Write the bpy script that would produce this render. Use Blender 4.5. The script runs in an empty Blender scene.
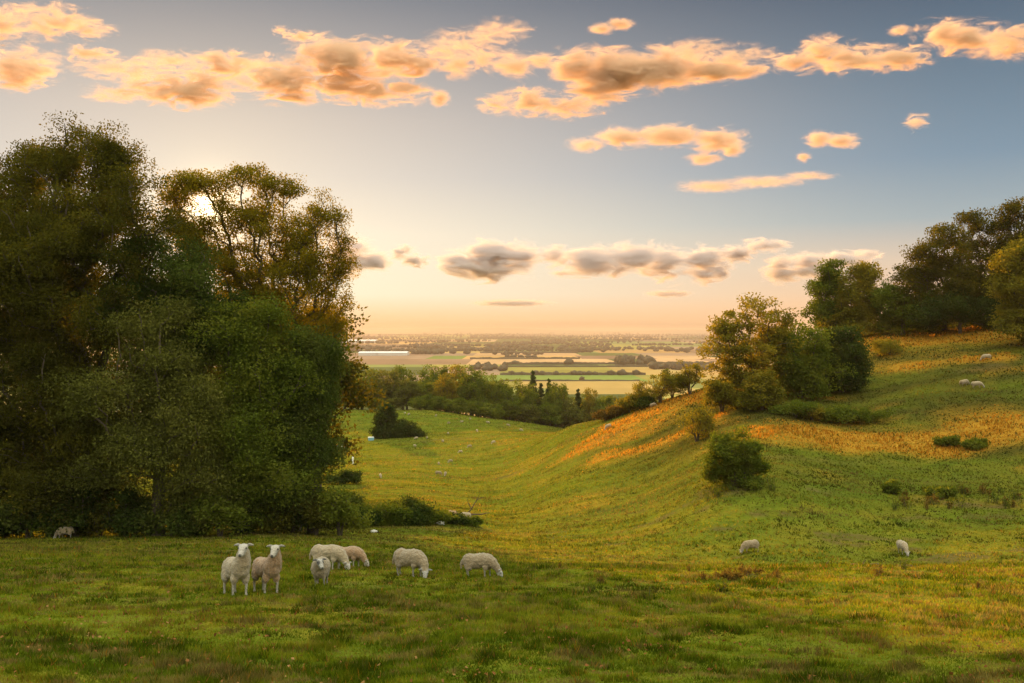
import bpy, math, random, zlib
import numpy as np
from mathutils import Vector, Matrix, Quaternion

# ----------------------------------------------------------------------------
# basics: camera at the origin of heights, looking along +Y; 900 px focal length
# ----------------------------------------------------------------------------
scene = bpy.context.scene
COL = scene.collection
F, CX, HY = 900.0, 512.0, 330.0
PI = math.pi
SUN_AZ, SUN_EL = -18.5, 7.3
PLAIN_Z = -80.0

def at(px, py, d):
    return ((px - CX) / F * d, d, -(py - HY) / F * d)

def tag(o, label=None, cat=None, group=None, kind=None):
    if label: o['label'] = label
    if cat: o['category'] = cat
    if group: o['group'] = group
    if kind: o['kind'] = kind
    return o

def link(name, me, parent=None):
    o = bpy.data.objects.new(name, me)
    COL.objects.link(o)
    if parent is not None: o.parent = parent
    return o

def empty(name, loc, rz=0.0, s=1.0):
    o = bpy.data.objects.new(name, None)
    COL.objects.link(o)
    o.location = loc
    o.rotation_euler = (0, 0, rz)
    o.scale = (s, s, s) if not isinstance(s, tuple) else s
    o.empty_display_size = 0.5
    return o

def copy_tree(root):
    c = root.copy(); COL.objects.link(c)
    for ch in root.children:
        k = ch.copy(); COL.objects.link(k); k.parent = c
        for g in ch.children:
            q = g.copy(); COL.objects.link(q); q.parent = k
    return c

def mesh_np(name, V, Fc, mats=(), smooth=False, mat_idx=None):
    """V (n,3), Fc (m,k) with constant k."""
    V = np.ascontiguousarray(V, dtype=np.float32); Fc = np.ascontiguousarray(Fc, dtype=np.int32)
    me = bpy.data.meshes.new(name)
    m, k = Fc.shape
    me.vertices.add(len(V)); me.vertices.foreach_set('co', V.ravel())
    me.loops.add(m * k); me.loops.foreach_set('vertex_index', Fc.ravel())
    me.polygons.add(m)
    me.polygons.foreach_set('loop_start', np.arange(0, m * k, k, dtype=np.int32))
    me.polygons.foreach_set('loop_total', np.full(m, k, dtype=np.int32))
    if smooth: me.polygons.foreach_set('use_smooth', np.ones(m, dtype=bool))
    if mat_idx is not None: me.polygons.foreach_set('material_index', np.asarray(mat_idx, dtype=np.int32))
    me.update(calc_edges=True)
    for mt in mats: me.materials.append(mt)
    return me

def col_attr(me, name, rgb, domain='POINT'):
    a = me.color_attributes.new(name, 'FLOAT_COLOR', domain)
    c = np.ones((len(rgb), 4), dtype=np.float32); c[:, :rgb.shape[1]] = rgb
    a.data.foreach_set('color', c.ravel())

# ---------------------------------------------------------------- noise ------
def _hash(ix, iy, seed):
    h = (ix.astype(np.int64) * 374761393 + iy.astype(np.int64) * 668265263 + seed * 1442695041) & 0x7fffffff
    h = ((h ^ (h >> 13)) * 1274126177) & 0x7fffffff
    h = (h ^ (h >> 16)) & 0xffffff
    return h / float(0xffffff)

def vnoise(x, y, seed=0):
    x0 = np.floor(x); y0 = np.floor(y)
    fx = x - x0; fy = y - y0
    fx = fx * fx * (3 - 2 * fx); fy = fy * fy * (3 - 2 * fy)
    a = _hash(x0, y0, seed); b = _hash(x0 + 1, y0, seed)
    c = _hash(x0, y0 + 1, seed); d = _hash(x0 + 1, y0 + 1, seed)
    return (a * (1 - fx) + b * fx) * (1 - fy) + (c * (1 - fx) + d * fx) * fy

def fbm(x, y, seed=0, octv=4):
    s = np.zeros_like(x, dtype=float); a = 0.5; t = 0
    for i in range(octv):
        s += a * vnoise(x * 2 ** i + 17.3 * i, y * 2 ** i - 9.1 * i, seed + i); t += a; a *= 0.5
    return s / t

def sstep(a, b, x):
    t = np.clip((x - a) / (b - a), 0, 1)
    return t * t * (3 - 2 * t)

# ------------------------------------------------------- terrain height ------
# each column: direction (as pixel column) -> list of (distance, picture row the ground shows at there)
COLS = {
 -420: [(9, 640), (18.5, 575), (30, 550), (45, 530), (60, 515), (90, 485), (130, 455), (200, 415), (280, 395)],
 -150: [(9, 672), (18.5, 585), (30, 562), (45, 548), (60, 533), (90, 505), (130, 470), (200, 428), (280, 404)],
 64:   [(9, 682), (18.5, 591), (30, 564), (45, 549), (58, 536), (80, 516), (120, 478), (200, 437), (280, 410)],
 250:  [(9, 683), (18.5, 592), (27, 567), (45, 550), (58, 536), (68, 531), (85, 515), (120, 482), (200, 441), (280, 409)],
 340:  [(9, 683), (18.5, 592), (27, 567), (45, 552), (60, 537), (70, 527), (80, 521), (120, 483), (150, 465), (200, 443), (240, 425), (280, 409)],
 430:  [(9, 683), (18.5, 592), (27, 567), (55, 549), (66, 534), (78, 516), (95, 502), (120, 484), (150, 464), (200, 440), (240, 423), (280, 410)],
 512:  [(9, 683), (18.5, 592), (27, 567), (55, 555), (75, 530), (95, 507), (120, 483), (150, 459), (180, 441), (220, 431), (280, 421)],
 570:  [(9, 683), (18.5, 592), (27, 567), (55, 556), (75, 524), (95, 489), (120, 456), (150, 427), (175, 431), (220, 433), (280, 430)],
 650:  [(9, 683), (18.5, 592), (27, 567), (55, 557), (70, 521), (90, 479), (110, 440), (130, 405), (155, 414), (200, 435), (280, 438)],
 735:  [(9, 683), (18.5, 592), (27, 567), (55, 558), (70, 486), (90, 440), (105, 410), (120, 386), (135, 377), (160, 392), (280, 425)],
 850:  [(9, 684), (18.5, 593), (27, 567), (55, 556), (70, 497), (90, 438), (105, 408), (120, 374), (138, 341), (152, 334), (180, 338), (280, 375)],
 977:  [(9, 684), (18.5, 592), (27, 566), (55, 553), (70, 497), (90, 433), (105, 387), (122, 349), (140, 323), (180, 310), (280, 326)],
 1120: [(9, 680), (18.5, 588), (27, 561), (55, 545), (70, 488), (90, 418), (105, 368), (122, 328), (140, 300), (180, 285), (280, 300)],
 1400: [(9, 660), (18.5, 570), (30, 540), (55, 505), (80, 430), (105, 340), (140, 270), (200, 240), (280, 255)],
}
def _q(x, y):
    r = np.hypot(x, y) + 1e-6
    s = np.log1p(r / 12.0)
    return s * x / r, s * y / r

_pts = []
for px, rows in COLS.items():
    for d, py in rows:
        _pts.append(at(px, py, d))
    dl, pl = rows[-1]
    zl = -(pl - HY) / F * dl
    k = (px - CX) / F
    _pts.append((k * 330, 330, zl - 8)); _pts.append((k * 450, 450, zl * 0.4 - 45)); _pts.append((k * 650, 650, -79)); _pts.append((k * 950, 950, -90))
_pts += [(0, 0, -1.7), (-3, 3, -2.1), (3, 3, -2.1), (0, -6, -0.6), (-12, 0, -1.2), (12, 0, -0.8), (0, -25, 2.5), (-40, -10, 0), (40, -10, 5), (0, -80, 8), (-60, 25, -4),
         (60, 25, -1), (-120, 20, -4), (120, 30, 12), (0, -300, 12), (-300, 0, -10), (300, 0, 25), (-200, -200, 5), (200, -200, 20), (-400, 300, -70), (500, 250, 10)]
_P = np.array(_pts, dtype=float)
_Pq = np.stack(_q(_P[:, 0], _P[:, 1]), 1)
def _tps(r2): return 0.5 * r2 * np.log(r2 + 1e-9)
def _solve():
    n = len(_Pq)
    D = ((_Pq[:, None] - _Pq[None]) ** 2).sum(-1)
    K = _tps(D) + np.eye(n) * 2e-4
    A = np.zeros((n + 3, n + 3)); A[:n, :n] = K
    A[:n, n] = 1; A[:n, n + 1:] = _Pq; A[n, :n] = 1; A[n + 1:, :n] = _Pq.T
    # solve for z relative to a slope so that near ground stays accurate
    b = np.zeros(n + 3); b[:n] = _P[:, 2] / (1 + 0.02 * np.hypot(_P[:, 0], _P[:, 1]))
    return np.linalg.solve(A, b)
_W = _solve()

def h_base(x, y):
    x = np.asarray(x, float); y = np.asarray(y, float)
    sh = x.shape; x = x.ravel(); y = y.ravel()
    out = np.empty_like(x)
    for i in range(0, len(x), 40000):
        qx, qy = _q(x[i:i + 40000], y[i:i + 40000])
        r2 = (qx[:, None] - _Pq[None, :, 0]) ** 2 + (qy[:, None] - _Pq[None, :, 1]) ** 2
        z = _tps(r2) @ _W[:-3] + _W[-3] + _W[-2] * qx + _W[-1] * qy
        out[i:i + 40000] = z * (1 + 0.02 * np.hypot(x[i:i + 40000], y[i:i + 40000]))
    return out.reshape(sh)

def h_detail(x, y):
    r = np.hypot(x, y)
    amp = sstep(2, 10, r) * (1 - sstep(330, 420, r))
    near = 0.16 * (fbm(x * 0.55, y * 0.55, 3, 3) - 0.5) + 0.07 * (fbm(x * 2.1, y * 2.1, 5, 2) - 0.5)
    far = 0.9 * (fbm(x * 0.05, y * 0.05, 11, 3) - 0.5) * sstep(30, 90, r)
    # sheep-walk terraces along the slope of the hill side
    terr = 0.42 * (fbm(x * 0.05, y * 0.42, 21, 3) - 0.5) * 2 * fbm(x * 0.02, y * 0.02, 23, 2) * sstep(52, 75, r) * sstep(-10, 25, x + 0.0 * y) * (1 - sstep(150, 190, r))
    return amp * (near + far + terr)

def H(x, y):
    x = np.asarray(x, float); y = np.asarray(y, float)
    return np.maximum(h_base(x, y) + h_detail(x, y), -92.0)
def Hs(x, y): return float(H(np.array([x]), np.array([y]))[0])
def gnd(px, d, off=0.0):
    """a spot on the ground at distance d in the direction of picture column px."""
    x = (px - CX) / F * d
    return (x, d, Hs(x, d) + off)

# ------------------------------------------------------------ materials ------
class NT:
    def __init__(s, name):
        s.m = bpy.data.materials.new(name); s.m.use_nodes = True
        s.t = s.m.node_tree; s.t.nodes.clear()
        s.out = s.t.nodes.new('ShaderNodeOutputMaterial')
    def n(s, kind, **kw):
        nd = s.t.nodes.new('ShaderNode' + kind)
        for k, v in kw.items(): setattr(nd, k, v)
        return nd
    def l(s, a, b): s.t.links.new(a, b)
    def noise(s, vec, scale, detail=3.0, rough=0.55, dist=0.0):
        nd = s.n('TexNoise'); nd.inputs['Scale'].default_value = scale; nd.inputs['Detail'].default_value = detail
        nd.inputs['Roughness'].default_value = rough; nd.inputs['Distortion'].default_value = dist
        if vec is not None: s.l(vec, nd.inputs['Vector'])
        return nd.outputs['Fac']
    def ramp(s, fac, stops, interp='LINEAR'):
        nd = s.n('ValToRGB'); cr = nd.color_ramp; cr.interpolation = interp
        while len(cr.elements) > 1: cr.elements.remove(cr.elements[-1])
        for i, (p, c) in enumerate(stops):
            e = cr.elements[0] if i == 0 else cr.elements.new(p)
            e.position = p; e.color = (*c, 1) if len(c) == 3 else c
        s.l(fac, nd.inputs[0]); return nd.outputs['Color']
    def mix(s, fac, a, b, mode='MIX'):
        nd = s.n('Mix', data_type='RGBA', blend_type=mode)
        for v, i in ((fac, 0), (a, 6), (b, 7)):
            if hasattr(v, 'is_linked'): s.l(v, nd.inputs[i])
            else: nd.inputs[i].default_value = v if i == 0 else (*v, 1)
        return nd.outputs[2]
    def math(s, op, a, b=None, c=None, clamp=False):
        nd = s.n('Math', operation=op); nd.use_clamp = clamp
        for i, v in enumerate((a, b, c)):
            if v is None: continue
            if hasattr(v, 'is_linked'): s.l(v, nd.inputs[i])
            else: nd.inputs[i].default_value = v
        return nd.outputs[0]
    def mapr(s, v, a, b, c=0.0, d=1.0, t='SMOOTHSTEP'):
        nd = s.n('MapRange', interpolation_type=t)
        s.l(v, nd.inputs[0])
        for i, x in enumerate((a, b, c, d)): nd.inputs[i + 1].default_value = x
        return nd.outputs[0]
    def attr(s, name, out='Color', typ='GEOMETRY'):
        nd = s.n('Attribute', attribute_name=name, attribute_type=typ); return nd.outputs[out]
    def surf(s, sh): s.l(sh, s.out.inputs['Surface'])

def principled(name, col, rough=0.8, noise_scale=None, var=0.25, spec=0.3, coord='Object'):
    t = NT(name)
    p = t.n('BsdfPrincipled'); p.inputs['Roughness'].default_value = rough
    p.inputs['Specular IOR Level'].default_value = spec
    if noise_scale:
        tc = t.n('TexCoord'); f = t.noise(tc.outputs[coord], noise_scale, 4)
        c = t.ramp(f, [(0.25, tuple(x * (1 - var) for x in col)), (0.75, tuple(min(1, x * (1 + var)) for x in col))])
        t.l(c, p.inputs['Base Color'])
    else: p.inputs['Base Color'].default_value = (*col, 1)
    t.surf(p.outputs[0]); return t.m

def leaf_mat(name, dark, mid, light, trans=0.35, tcol=(1.25, 1.15, 0.5), nscale=0.35):
    """reflecting + light-transmitting leaves; colour varies leaf by leaf and branch by branch."""
    t = NT(name)
    tc = t.n('TexCoord'); oi = t.n('ObjectInfo'); ge = t.n('NewGeometry')
    add = t.n('VectorMath', operation='ADD'); t.l(tc.outputs['Object'], add.inputs[0])
    mul = t.n('VectorMath', operation='SCALE'); t.l(oi.outputs['Location'], mul.inputs[0]); mul.inputs['Scale'].default_value = 3.7
    t.l(mul.outputs[0], add.inputs[1])
    big = t.noise(add.outputs[0], nscale, 2)
    v = t.math('ADD', t.math('MULTIPLY', ge.outputs['Random Per Island'], 0.30), t.math('MULTIPLY', big, 1.3))
    v = t.math('SUBTRACT', v, 0.3)
    v = t.math('ADD', v, t.math('MULTIPLY', t.math('SUBTRACT', oi.outputs['Random'], 0.5), 0.18))
    c = t.ramp(v, [(0.1, dark), (0.5, mid), (0.95, light)])
    d = t.n('BsdfDiffuse'); t.l(c, d.inputs[0])
    tr = t.n('BsdfTranslucent'); t.l(t.mix(1.0, c, tcol, 'MULTIPLY'), tr.inputs[0])
    m = t.n('MixShader'); m.inputs[0].default_value = trans
    t.l(d.outputs[0], m.inputs[1]); t.l(tr.outputs[0], m.inputs[2])
    t.surf(m.outputs[0]); return t.m

M = {}
M['bark'] = principled('bark', (0.075, 0.055, 0.038), 0.9, 3.0, 0.45)
M['bark_pale'] = principled('bark_pale', (0.13, 0.10, 0.07), 0.9, 3.0, 0.4)
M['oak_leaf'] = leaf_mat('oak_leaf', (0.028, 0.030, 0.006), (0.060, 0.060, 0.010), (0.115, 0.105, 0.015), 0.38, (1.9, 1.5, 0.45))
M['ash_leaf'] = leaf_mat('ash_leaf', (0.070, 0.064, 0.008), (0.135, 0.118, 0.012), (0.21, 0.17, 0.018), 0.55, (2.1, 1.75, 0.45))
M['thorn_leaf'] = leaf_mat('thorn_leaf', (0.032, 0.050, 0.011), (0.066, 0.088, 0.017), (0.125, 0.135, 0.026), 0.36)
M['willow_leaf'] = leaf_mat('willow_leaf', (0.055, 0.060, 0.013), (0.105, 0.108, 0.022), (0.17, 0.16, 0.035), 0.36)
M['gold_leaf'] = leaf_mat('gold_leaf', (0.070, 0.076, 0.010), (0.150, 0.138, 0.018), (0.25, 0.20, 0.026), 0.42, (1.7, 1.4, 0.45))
M['green_leaf'] = leaf_mat('green_leaf', (0.046, 0.068, 0.010), (0.095, 0.118, 0.016), (0.165, 0.165, 0.024), 0.38, (1.6, 1.5, 0.5))
M['dark_leaf'] = leaf_mat('dark_leaf', (0.022, 0.036, 0.009), (0.044, 0.062, 0.013), (0.085, 0.092, 0.018), 0.3)
M['far_leaf'] = principled('far_leaf', (.065, .055, .034), 1.0, 0.02, 0.4, 0.1)
M['needle'] = leaf_mat('needle', (0.030, 0.045, 0.013), (0.056, 0.078, 0.022), (0.095, 0.108, 0.028), 0.28)
M['brown_leaf'] = leaf_mat('brown_leaf', (0.075, 0.045, 0.012), (0.125, 0.080, 0.018), (0.19, 0.125, 0.028), 0.35)

# ---------------------------------------------------------------- trees ------
def tube(paths):
    """paths: list of (pts (n,3), radii (n)) -> V, F (quads)."""
    Vs, Fs, off = [], [], 0
    for P, R, ns in paths:
        n = len(P)
        T = np.gradient(P, axis=0); T /= (np.linalg.norm(T, axis=1, keepdims=True) + 1e-9)
        ref = np.where(np.abs(T[:, 2:3]) > 0.9, np.array([[1., 0, 0]]), np.array([[0, 0, 1.]]))
        A = np.cross(T, ref); A /= (np.linalg.norm(A, axis=1, keepdims=True) + 1e-9)
        B = np.cross(T, A)
        ang = np.linspace(0, 2 * PI, ns, endpoint=False)
        ring = P[:, None] + R[:, None, None] * (np.cos(ang)[None, :, None] * A[:, None] + np.sin(ang)[None, :, None] * B[:, None])
        Vs.append(ring.reshape(-1, 3))
        i = np.arange(n - 1)[:, None] * ns + np.arange(ns)[None]
        j = np.arange(n - 1)[:, None] * ns + (np.arange(ns)[None] + 1) % ns
        f = np.stack([i, j, j + ns, i + ns], -1).reshape(-1, 4) + off
        Fs.append(f); off += n * ns
    return np.concatenate(Vs), np.concatenate(Fs)

def leaves(rng, C, rad, per, size, flat=0.65, droop=0.0, aspect=0.6):
    """leaf sprays around the twig ends C (n,3); rad (n,)."""
    n = len(C)
    o = np.clip(rng.normal(size=(n, per, 3)), -1.5, 1.5) * np.array([1, 1, flat]) * 0.52
    o *= rad[:, None, None]
    P = (C[:, None] + o).reshape(-1, 3)
    k = len(P)
    out = o.reshape(-1, 3) / (np.linalg.norm(o.reshape(-1, 3), axis=1, keepdims=True) + 1e-6)
    a = rng.normal(size=(k, 3)) + out * 0.7; a[:, 2] -= droop; a /= np.linalg.norm(a, axis=1, keepdims=True)
    b = np.cross(a, rng.normal(size=(k, 3)) + np.array([0, 0, 0.6])); b /= (np.linalg.norm(b, axis=1, keepdims=True) + 1e-9)
    s = size * rng.uniform(0.55, 1.35, (k, 1))
    L = a * s; W = b * s * aspect * 0.5
    V = np.stack([P, P + L * 0.45 + W, P + L, P + L * 0.45 - W], 1).reshape(-1, 3)
    return V, np.arange(4 * k).reshape(-1, 4)

def tree_meshes(seed, lobes, trunk_h, trunk_r, n_cl, cl_r, per, leaf, leafm, barkm, bias=2.4, flat=0.65, droop=0.0, aspect=0.6, stems=1, lean=(0, 0), name='tree', billow=5):
    """lobes: ellipsoids (x,y,z,rx,ry,rz) in metres above the base. Greedy branching towards sampled twig ends."""
    rng = np.random.default_rng(seed)
    Lb = np.array(lobes, float)
    if billow:      # secondary lobes budding from the main ones give the crown its lumps and hollows
        ex = []
        for l in Lb:
            for _ in range(billow):
                v = rng.normal(size=3); v[2] += 0.25; v /= np.linalg.norm(v); k = rng.uniform(0.34, 0.52)
                ex.append([*(l[:3] + v * l[3:6] * 0.78), *(l[3:6] * k)])
        Lb[:, 3:6] *= 0.88
        Lb = np.concatenate([Lb, np.array(ex)])
    vol = (Lb[:, 3] * Lb[:, 4] * Lb[:, 5]) ** 0.75
    w = vol / vol.sum()
    which = rng.choice(len(Lb), n_cl, p=w)
    u = rng.normal(size=(n_cl, 3)); u /= np.linalg.norm(u, axis=1, keepdims=True)
    rr = rng.uniform(0.02, 1, n_cl) ** (1 / bias / 1.0)
    wob = 0.86 + 0.28 * rng.uniform(size=n_cl)
    C = Lb[which, :3] + u * (rr * wob)[:, None] * Lb[which, 3:6]
    C = C[C[:, 2] > 0.25 * cl_r] if (C[:, 2] > 0.25 * cl_r).sum() > 5 else np.abs(C)
    top = C[:, 2].max()
    # skeleton
    nodes = []; parent = []
    bases = []
    for s in range(stems):
        ang = 2 * PI * s / max(stems, 1) + rng.uniform(0, 1)
        bx = 0 if stems == 1 else 0.35 * trunk_r * 2.2 * math.cos(ang); by = 0 if stems == 1 else 0.35 * trunk_r * 2.2 * math.sin(ang)
        prev = -1
        spread = 0.0 if stems == 1 else rng.uniform(0.10, 0.24)
        K = 6
        for i in range(K):
            f = i / (K - 1)
            z = trunk_h * f
            nodes.append((bx + lean[0] * f + spread * z * math.cos(ang) + rng.normal() * 0.05 * trunk_h * f * 0.4,
                          by + lean[1] * f + spread * z * math.sin(ang) + rng.normal() * 0.05 * trunk_h * f * 0.4, z - 0.3 * (i == 0)))
            parent.append(prev); prev = len(nodes) - 1
            if i == 0: bases.append(prev)
    nt = len(nodes)
    tt = np.array([0, 0, trunk_h])
    order = np.argsort(np.linalg.norm(C - tt, axis=1))
    N = np.zeros((nt + 3 * len(C), 3)); N[:nt] = nodes; cnt = nt
    PL = np.zeros(len(N)); 
    minz = trunk_h * 0.35
    for ci in order:
        c = C[ci]
        dd = np.linalg.norm(N[:cnt] - c, axis=1)
        pen = dd + 0.5 * PL[:cnt] + 1.5 * np.maximum(0, N[:cnt, 2] - c[2] + 0.0) * (np.arange(cnt) >= 0) * 0.25
        pen[:nt] += np.where(N[:nt, 2] < minz, 3.0, 0.0)
        j = int(np.argmin(pen))
        p = N[j]
        d = c - p; L = np.linalg.norm(d)
        m1 = p + d * 0.36 + np.array([0, 0, -0.05 * L]) * 0.5 + rng.normal(size=3) * 0.045 * L
        m2 = p + d * 0.70 + np.array([0, 0, 0.05 * L]) + rng.normal(size=3) * 0.06 * L
        prev = j
        for q in (m1, m2, c):
            N[cnt] = q; parent.append(prev); PL[cnt] = PL[prev] + np.linalg.norm(q - N[prev]); prev = cnt; cnt += 1
    N = N[:cnt]; par = np.array(parent)
    # pipe model radii
    A = np.full(cnt, 1e-9)
    ch = np.zeros(cnt, int)
    for i in range(cnt): 
        if par[i] >= 0: ch[par[i]] += 1
    A[ch == 0] = 1.0
    for i in range(cnt - 1, -1, -1):
        if par[i] >= 0: A[par[i]] += A[i]
    A = A ** 0.5
    R = A / A[bases].max() * trunk_r
    R = np.maximum(R, trunk_r * 0.022)
    # paths: follow the thickest child
    best = {}
    for i in range(cnt):
        p = par[i]
        if p >= 0 and (p not in best or R[i] > R[best[p]]): best[p] = i
    paths = []
    def follow(start_par, i):
        pts = [N[start_par]] if start_par >= 0 else []
        rs = [R[i] * 1.0] if start_par >= 0 else []
        while True:
            pts.append(N[i]); rs.append(R[i])
            if i in best: i = best[i]
            else: break
        if len(pts) >= 2:
            rs = np.array(rs); rs[-1] *= 0.4
            paths.append((np.array(pts), rs, 8 if rs[0] > 0.3 * trunk_r else (6 if rs[0] > 0.1 * trunk_r else 4)))
    for b in bases:
        follow(-1, b)
    for i in range(cnt):
        p = par[i]
        if p >= 0 and best[p] != i: follow(p, i)
    # root flare
    for k in range(len(bases)):
        P, Rr, ns = paths[k]; Rr = Rr.copy(); Rr[0] *= 1.45; paths[k] = (P, Rr, 10)
    tv, tf = tube(paths)
    tm = mesh_np(name + '_trunk', tv, tf, [barkm], True)
    crad = cl_r * rng.uniform(0.65, 1.3, len(C))
    lv, lf = leaves(rng, C, crad, per, leaf, flat, droop, aspect)
    cm = mesh_np(name + '_crown', lv, lf, [leafm])
    return tm, cm

def plant(name, label, cat, loc, meshes, group=None, rz=0.0, s=1.0):
    r = empty(name, loc, rz, s)
    tag(r, label, cat, group)
    link('trunk' if 'shrub' not in cat and 'bush' not in cat else 'stem', meshes[0], r)
    link('crown' if 'shrub' not in cat and 'bush' not in cat else 'foliage', meshes[1], r)
    return r

def px_tree(base_px, base_py, d, lobes_px, **kw):
    """crown lobes read off as (px, py, rx_px, rz_px[, depth metres]) at the distance d of the tree."""
    x, y, z = gnd(base_px, d)
    m = d / F
    out = []
    for l in lobes_px:
        px, py, rx, rz = l[:4]
        dy = l[4] if len(l) > 4 else 0.0
        X, Y, Z = at(px, py, d)
        out.append((X - x, dy, Z - z, rx * m, rx * m * 0.9, rz * m))
    return (x, y, z - 0.15), out


# -------------------------------------------------------------- sheep --------
def sph(c, r, n=10):
    return (np.array(c, float), np.array(r if isinstance(r, (tuple, list)) else (r, r, r), float))
def chain(pts, k=None):
    """spheres along a poly-line of (x,y,z,r), close enough to fuse."""
    out = []
    for a, b in zip(pts[:-1], pts[1:]):
        a = np.array(a, float); b = np.array(b, float); L = np.linalg.norm(b[:3] - a[:3]); n = max(2, int(L / (0.35 * min(a[3], b[3]))) + 1)
        for i in range(n):
            q = a + (b - a) * (i / n); out.append(sph(q[:3], q[3]))
    out.append(sph(pts[-1][:3], pts[-1][3])); return out

M['fleece'] = None
def fleece_mat(name, wool, face, leg, dark):
    t = NT(name); s = t.n('SeparateColor'); t.l(t.attr('coat'), s.inputs[0])
    co = t.n('TexCoord').outputs['Object']; n = t.noise(co, 22, 4, .65); nb = t.noise(co, 4, 3)
    w = t.ramp(n, [(.25, tuple(v * .70 for v in wool)), (.6, wool), (.85, tuple(min(1, v * 1.12) for v in wool))])
    w = t.mix(t.mapr(nb, .45, .7, 0, .45), w, tuple(v * k for v, k in zip(wool, (.78, .68, .55))))
    c = t.mix(s.outputs[0], w, face); c = t.mix(s.outputs[1], c, leg); c = t.mix(s.outputs[2], c, dark)
    d = t.n('BsdfPrincipled'); d.inputs['Roughness'].default_value = .95; d.inputs['Specular IOR Level'].default_value = .1
    d.inputs['Sheen Weight'].default_value = .35; d.inputs['Sheen Roughness'].default_value = .6
    t.l(c, d.inputs['Base Color']); b = t.n('Bump'); b.inputs['Strength'].default_value = 1.0; b.inputs['Distance'].default_value = .06
    t.l(n, b.inputs['Height']); t.l(b.outputs[0], d.inputs['Normal']); t.surf(d.outputs[0]); return t.m
FL = {'white': fleece_mat('fleece_white', (.37, .28, .175), (.42, .37, .32), (.30, .26, .21), (.05, .04, .035)),
      'tan': fleece_mat('fleece_tan', (.34, .20, .10), (.40, .35, .29), (.28, .24, .19), (.05, .04, .035)),
      'cream': fleece_mat('fleece_cream', (.29, .21, .12), (.37, .34, .31), (.20, .17, .14), (.05, .04, .035))}

def head_parts(base, fwd, up, s=1.0, blaze=False):
    """skull, muzzle, ears, nose from the poll point, facing fwd."""
    f = np.array(fwd, float); f /= np.linalg.norm(f); u = np.array(up, float); u -= f * (u @ f); u /= np.linalg.norm(u); l = np.cross(u, f)
    b = np.array(base, float)
    P = lambda a, c, d: b + (f * a + l * c + u * d) * s
    face = chain([(*P(.0, 0, .0), .085 * s), (*P(.07, 0, .0), .082 * s), (*P(.15, 0, -.025), .062 * s), (*P(.22, 0, -.045), .052 * s)])
    face += [sph(P(.04, .045, .02), .05 * s), sph(P(.04, -.045, .02), .05 * s)]
    jaw = chain([(*P(.05, 0, -.06), .055 * s), (*P(.19, 0, -.075), .04 * s)])
    ears = []
    for sg in (1, -1): ears += chain([(*P(-.015, .07 * sg, .045), .026 * s), (*P(-.02, .12 * sg, .055), .032 * s), (*P(-.02, .17 * sg, .045), .024 * s), (*P(-.02, .20 * sg, .035), .012 * s)])
    nose = [sph(P(.262, 0, -.04), .026 * s), sph(P(.25, 0, -.07), .022 * s)]
    eyes = [P(.085, .078, .03), P(.085, -.078, .03)]
    return face + jaw, ears, nose, eyes

def sheep_prims(pose, leg_l=1.0, fat=1.0, head_yaw=0.0, head_s=1.0):
    S = {}
    z0 = 0.22 + 0.30 * leg_l
    W = [sph((0, 0, z0 + .02), (.44, .235 * fat, .235 * fat)), sph((-.30, 0, z0 + .03), (.24, .225 * fat, .235 * fat)), sph((.27, 0, z0 + .01), (.24, .215 * fat, .245 * fat)), sph((-.1, 0, z0 - .05), (.34, .22 * fat, .2 * fat)), sph((.12, 0, z0 + .07), (.3, .19 * fat, .2 * fat))]
    W += chain([(-.52, 0, z0 + .04, .05), (-.57, 0, z0 - .10, .042), (-.575, 0, z0 - .2, .025)])
    if pose == 'up':
        cy, sy = math.cos(head_yaw), math.sin(head_yaw)
        poll = (.50 + .02 * cy, .05 * sy, z0 + .43)
        W += chain([(.30, 0, z0 + .05, .20), (.40, 0, z0 + .16, .165), (.46, .02 * sy, z0 + .29, .125), (poll[0] - .03 * cy, poll[1], poll[2] - .05, .10)])
        fwd, up = (cy, sy, -.42), (0, 0, 1)
    elif pose == 'half':
        cy, sy = math.cos(head_yaw), math.sin(head_yaw)
        poll = (.56, .06 * sy, z0 + .20)
        W += chain([(.30, 0, z0 + .04, .20), (.42, 0, z0 + .09, .165), (.52, .03 * sy, z0 + .16, .115)])
        fwd, up = (cy, sy, -.55), (0, 0, 1)
    else:
        cy, sy = math.cos(head_yaw), math.sin(head_yaw)
        poll = (.66 * 1 - .06 * abs(sy), .10 * sy, z0 - .24 - .08 * leg_l)
        W += chain([(.30, 0, z0 + .02, .21), (.42, 0, z0 - .04, .18), (.54, .04 * sy, z0 - .14, .13), (poll[0] - .02, poll[1], poll[2] + .03, .095)])
        fwd, up = (cy * .52, sy * .62, -.84), (.8 * cy, .8 * sy, .5)
    face, ears, nose, eyes = head_parts(poll, fwd, up, head_s)
    legs = []
    k = leg_l
    for i, sg in enumerate((1, -1)):
        o = .05 if sg > 0 else -.05
        W += [sph((.26 + o * .5, .10 * sg, z0 - .16), (.10, .08, .13)), sph((-.32 - o * .5, .11 * sg, z0 - .12), (.14, .09, .17))]
        legs += chain([(.27 + o * .6, .115 * sg, z0 - .20, .062), (.27 + o, .115 * sg, .26 * k + .02, .033), (.275 + o, .115 * sg, .22 * k, .030), (.27 + o, .115 * sg, .075, .024), (.285 + o, .115 * sg, .025, .034)])
        legs += chain([(-.28 - o * .6, .12 * sg, z0 - .20, .07), (-.33 - o, .12 * sg, .33 * k, .043), (-.385 - o, .12 * sg, .24 * k, .031), (-.365 - o, .12 * sg, .08, .024), (-.345 - o, .12 * sg, .025, .034)])
    return W, face, ears, nose, legs, eyes

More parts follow.
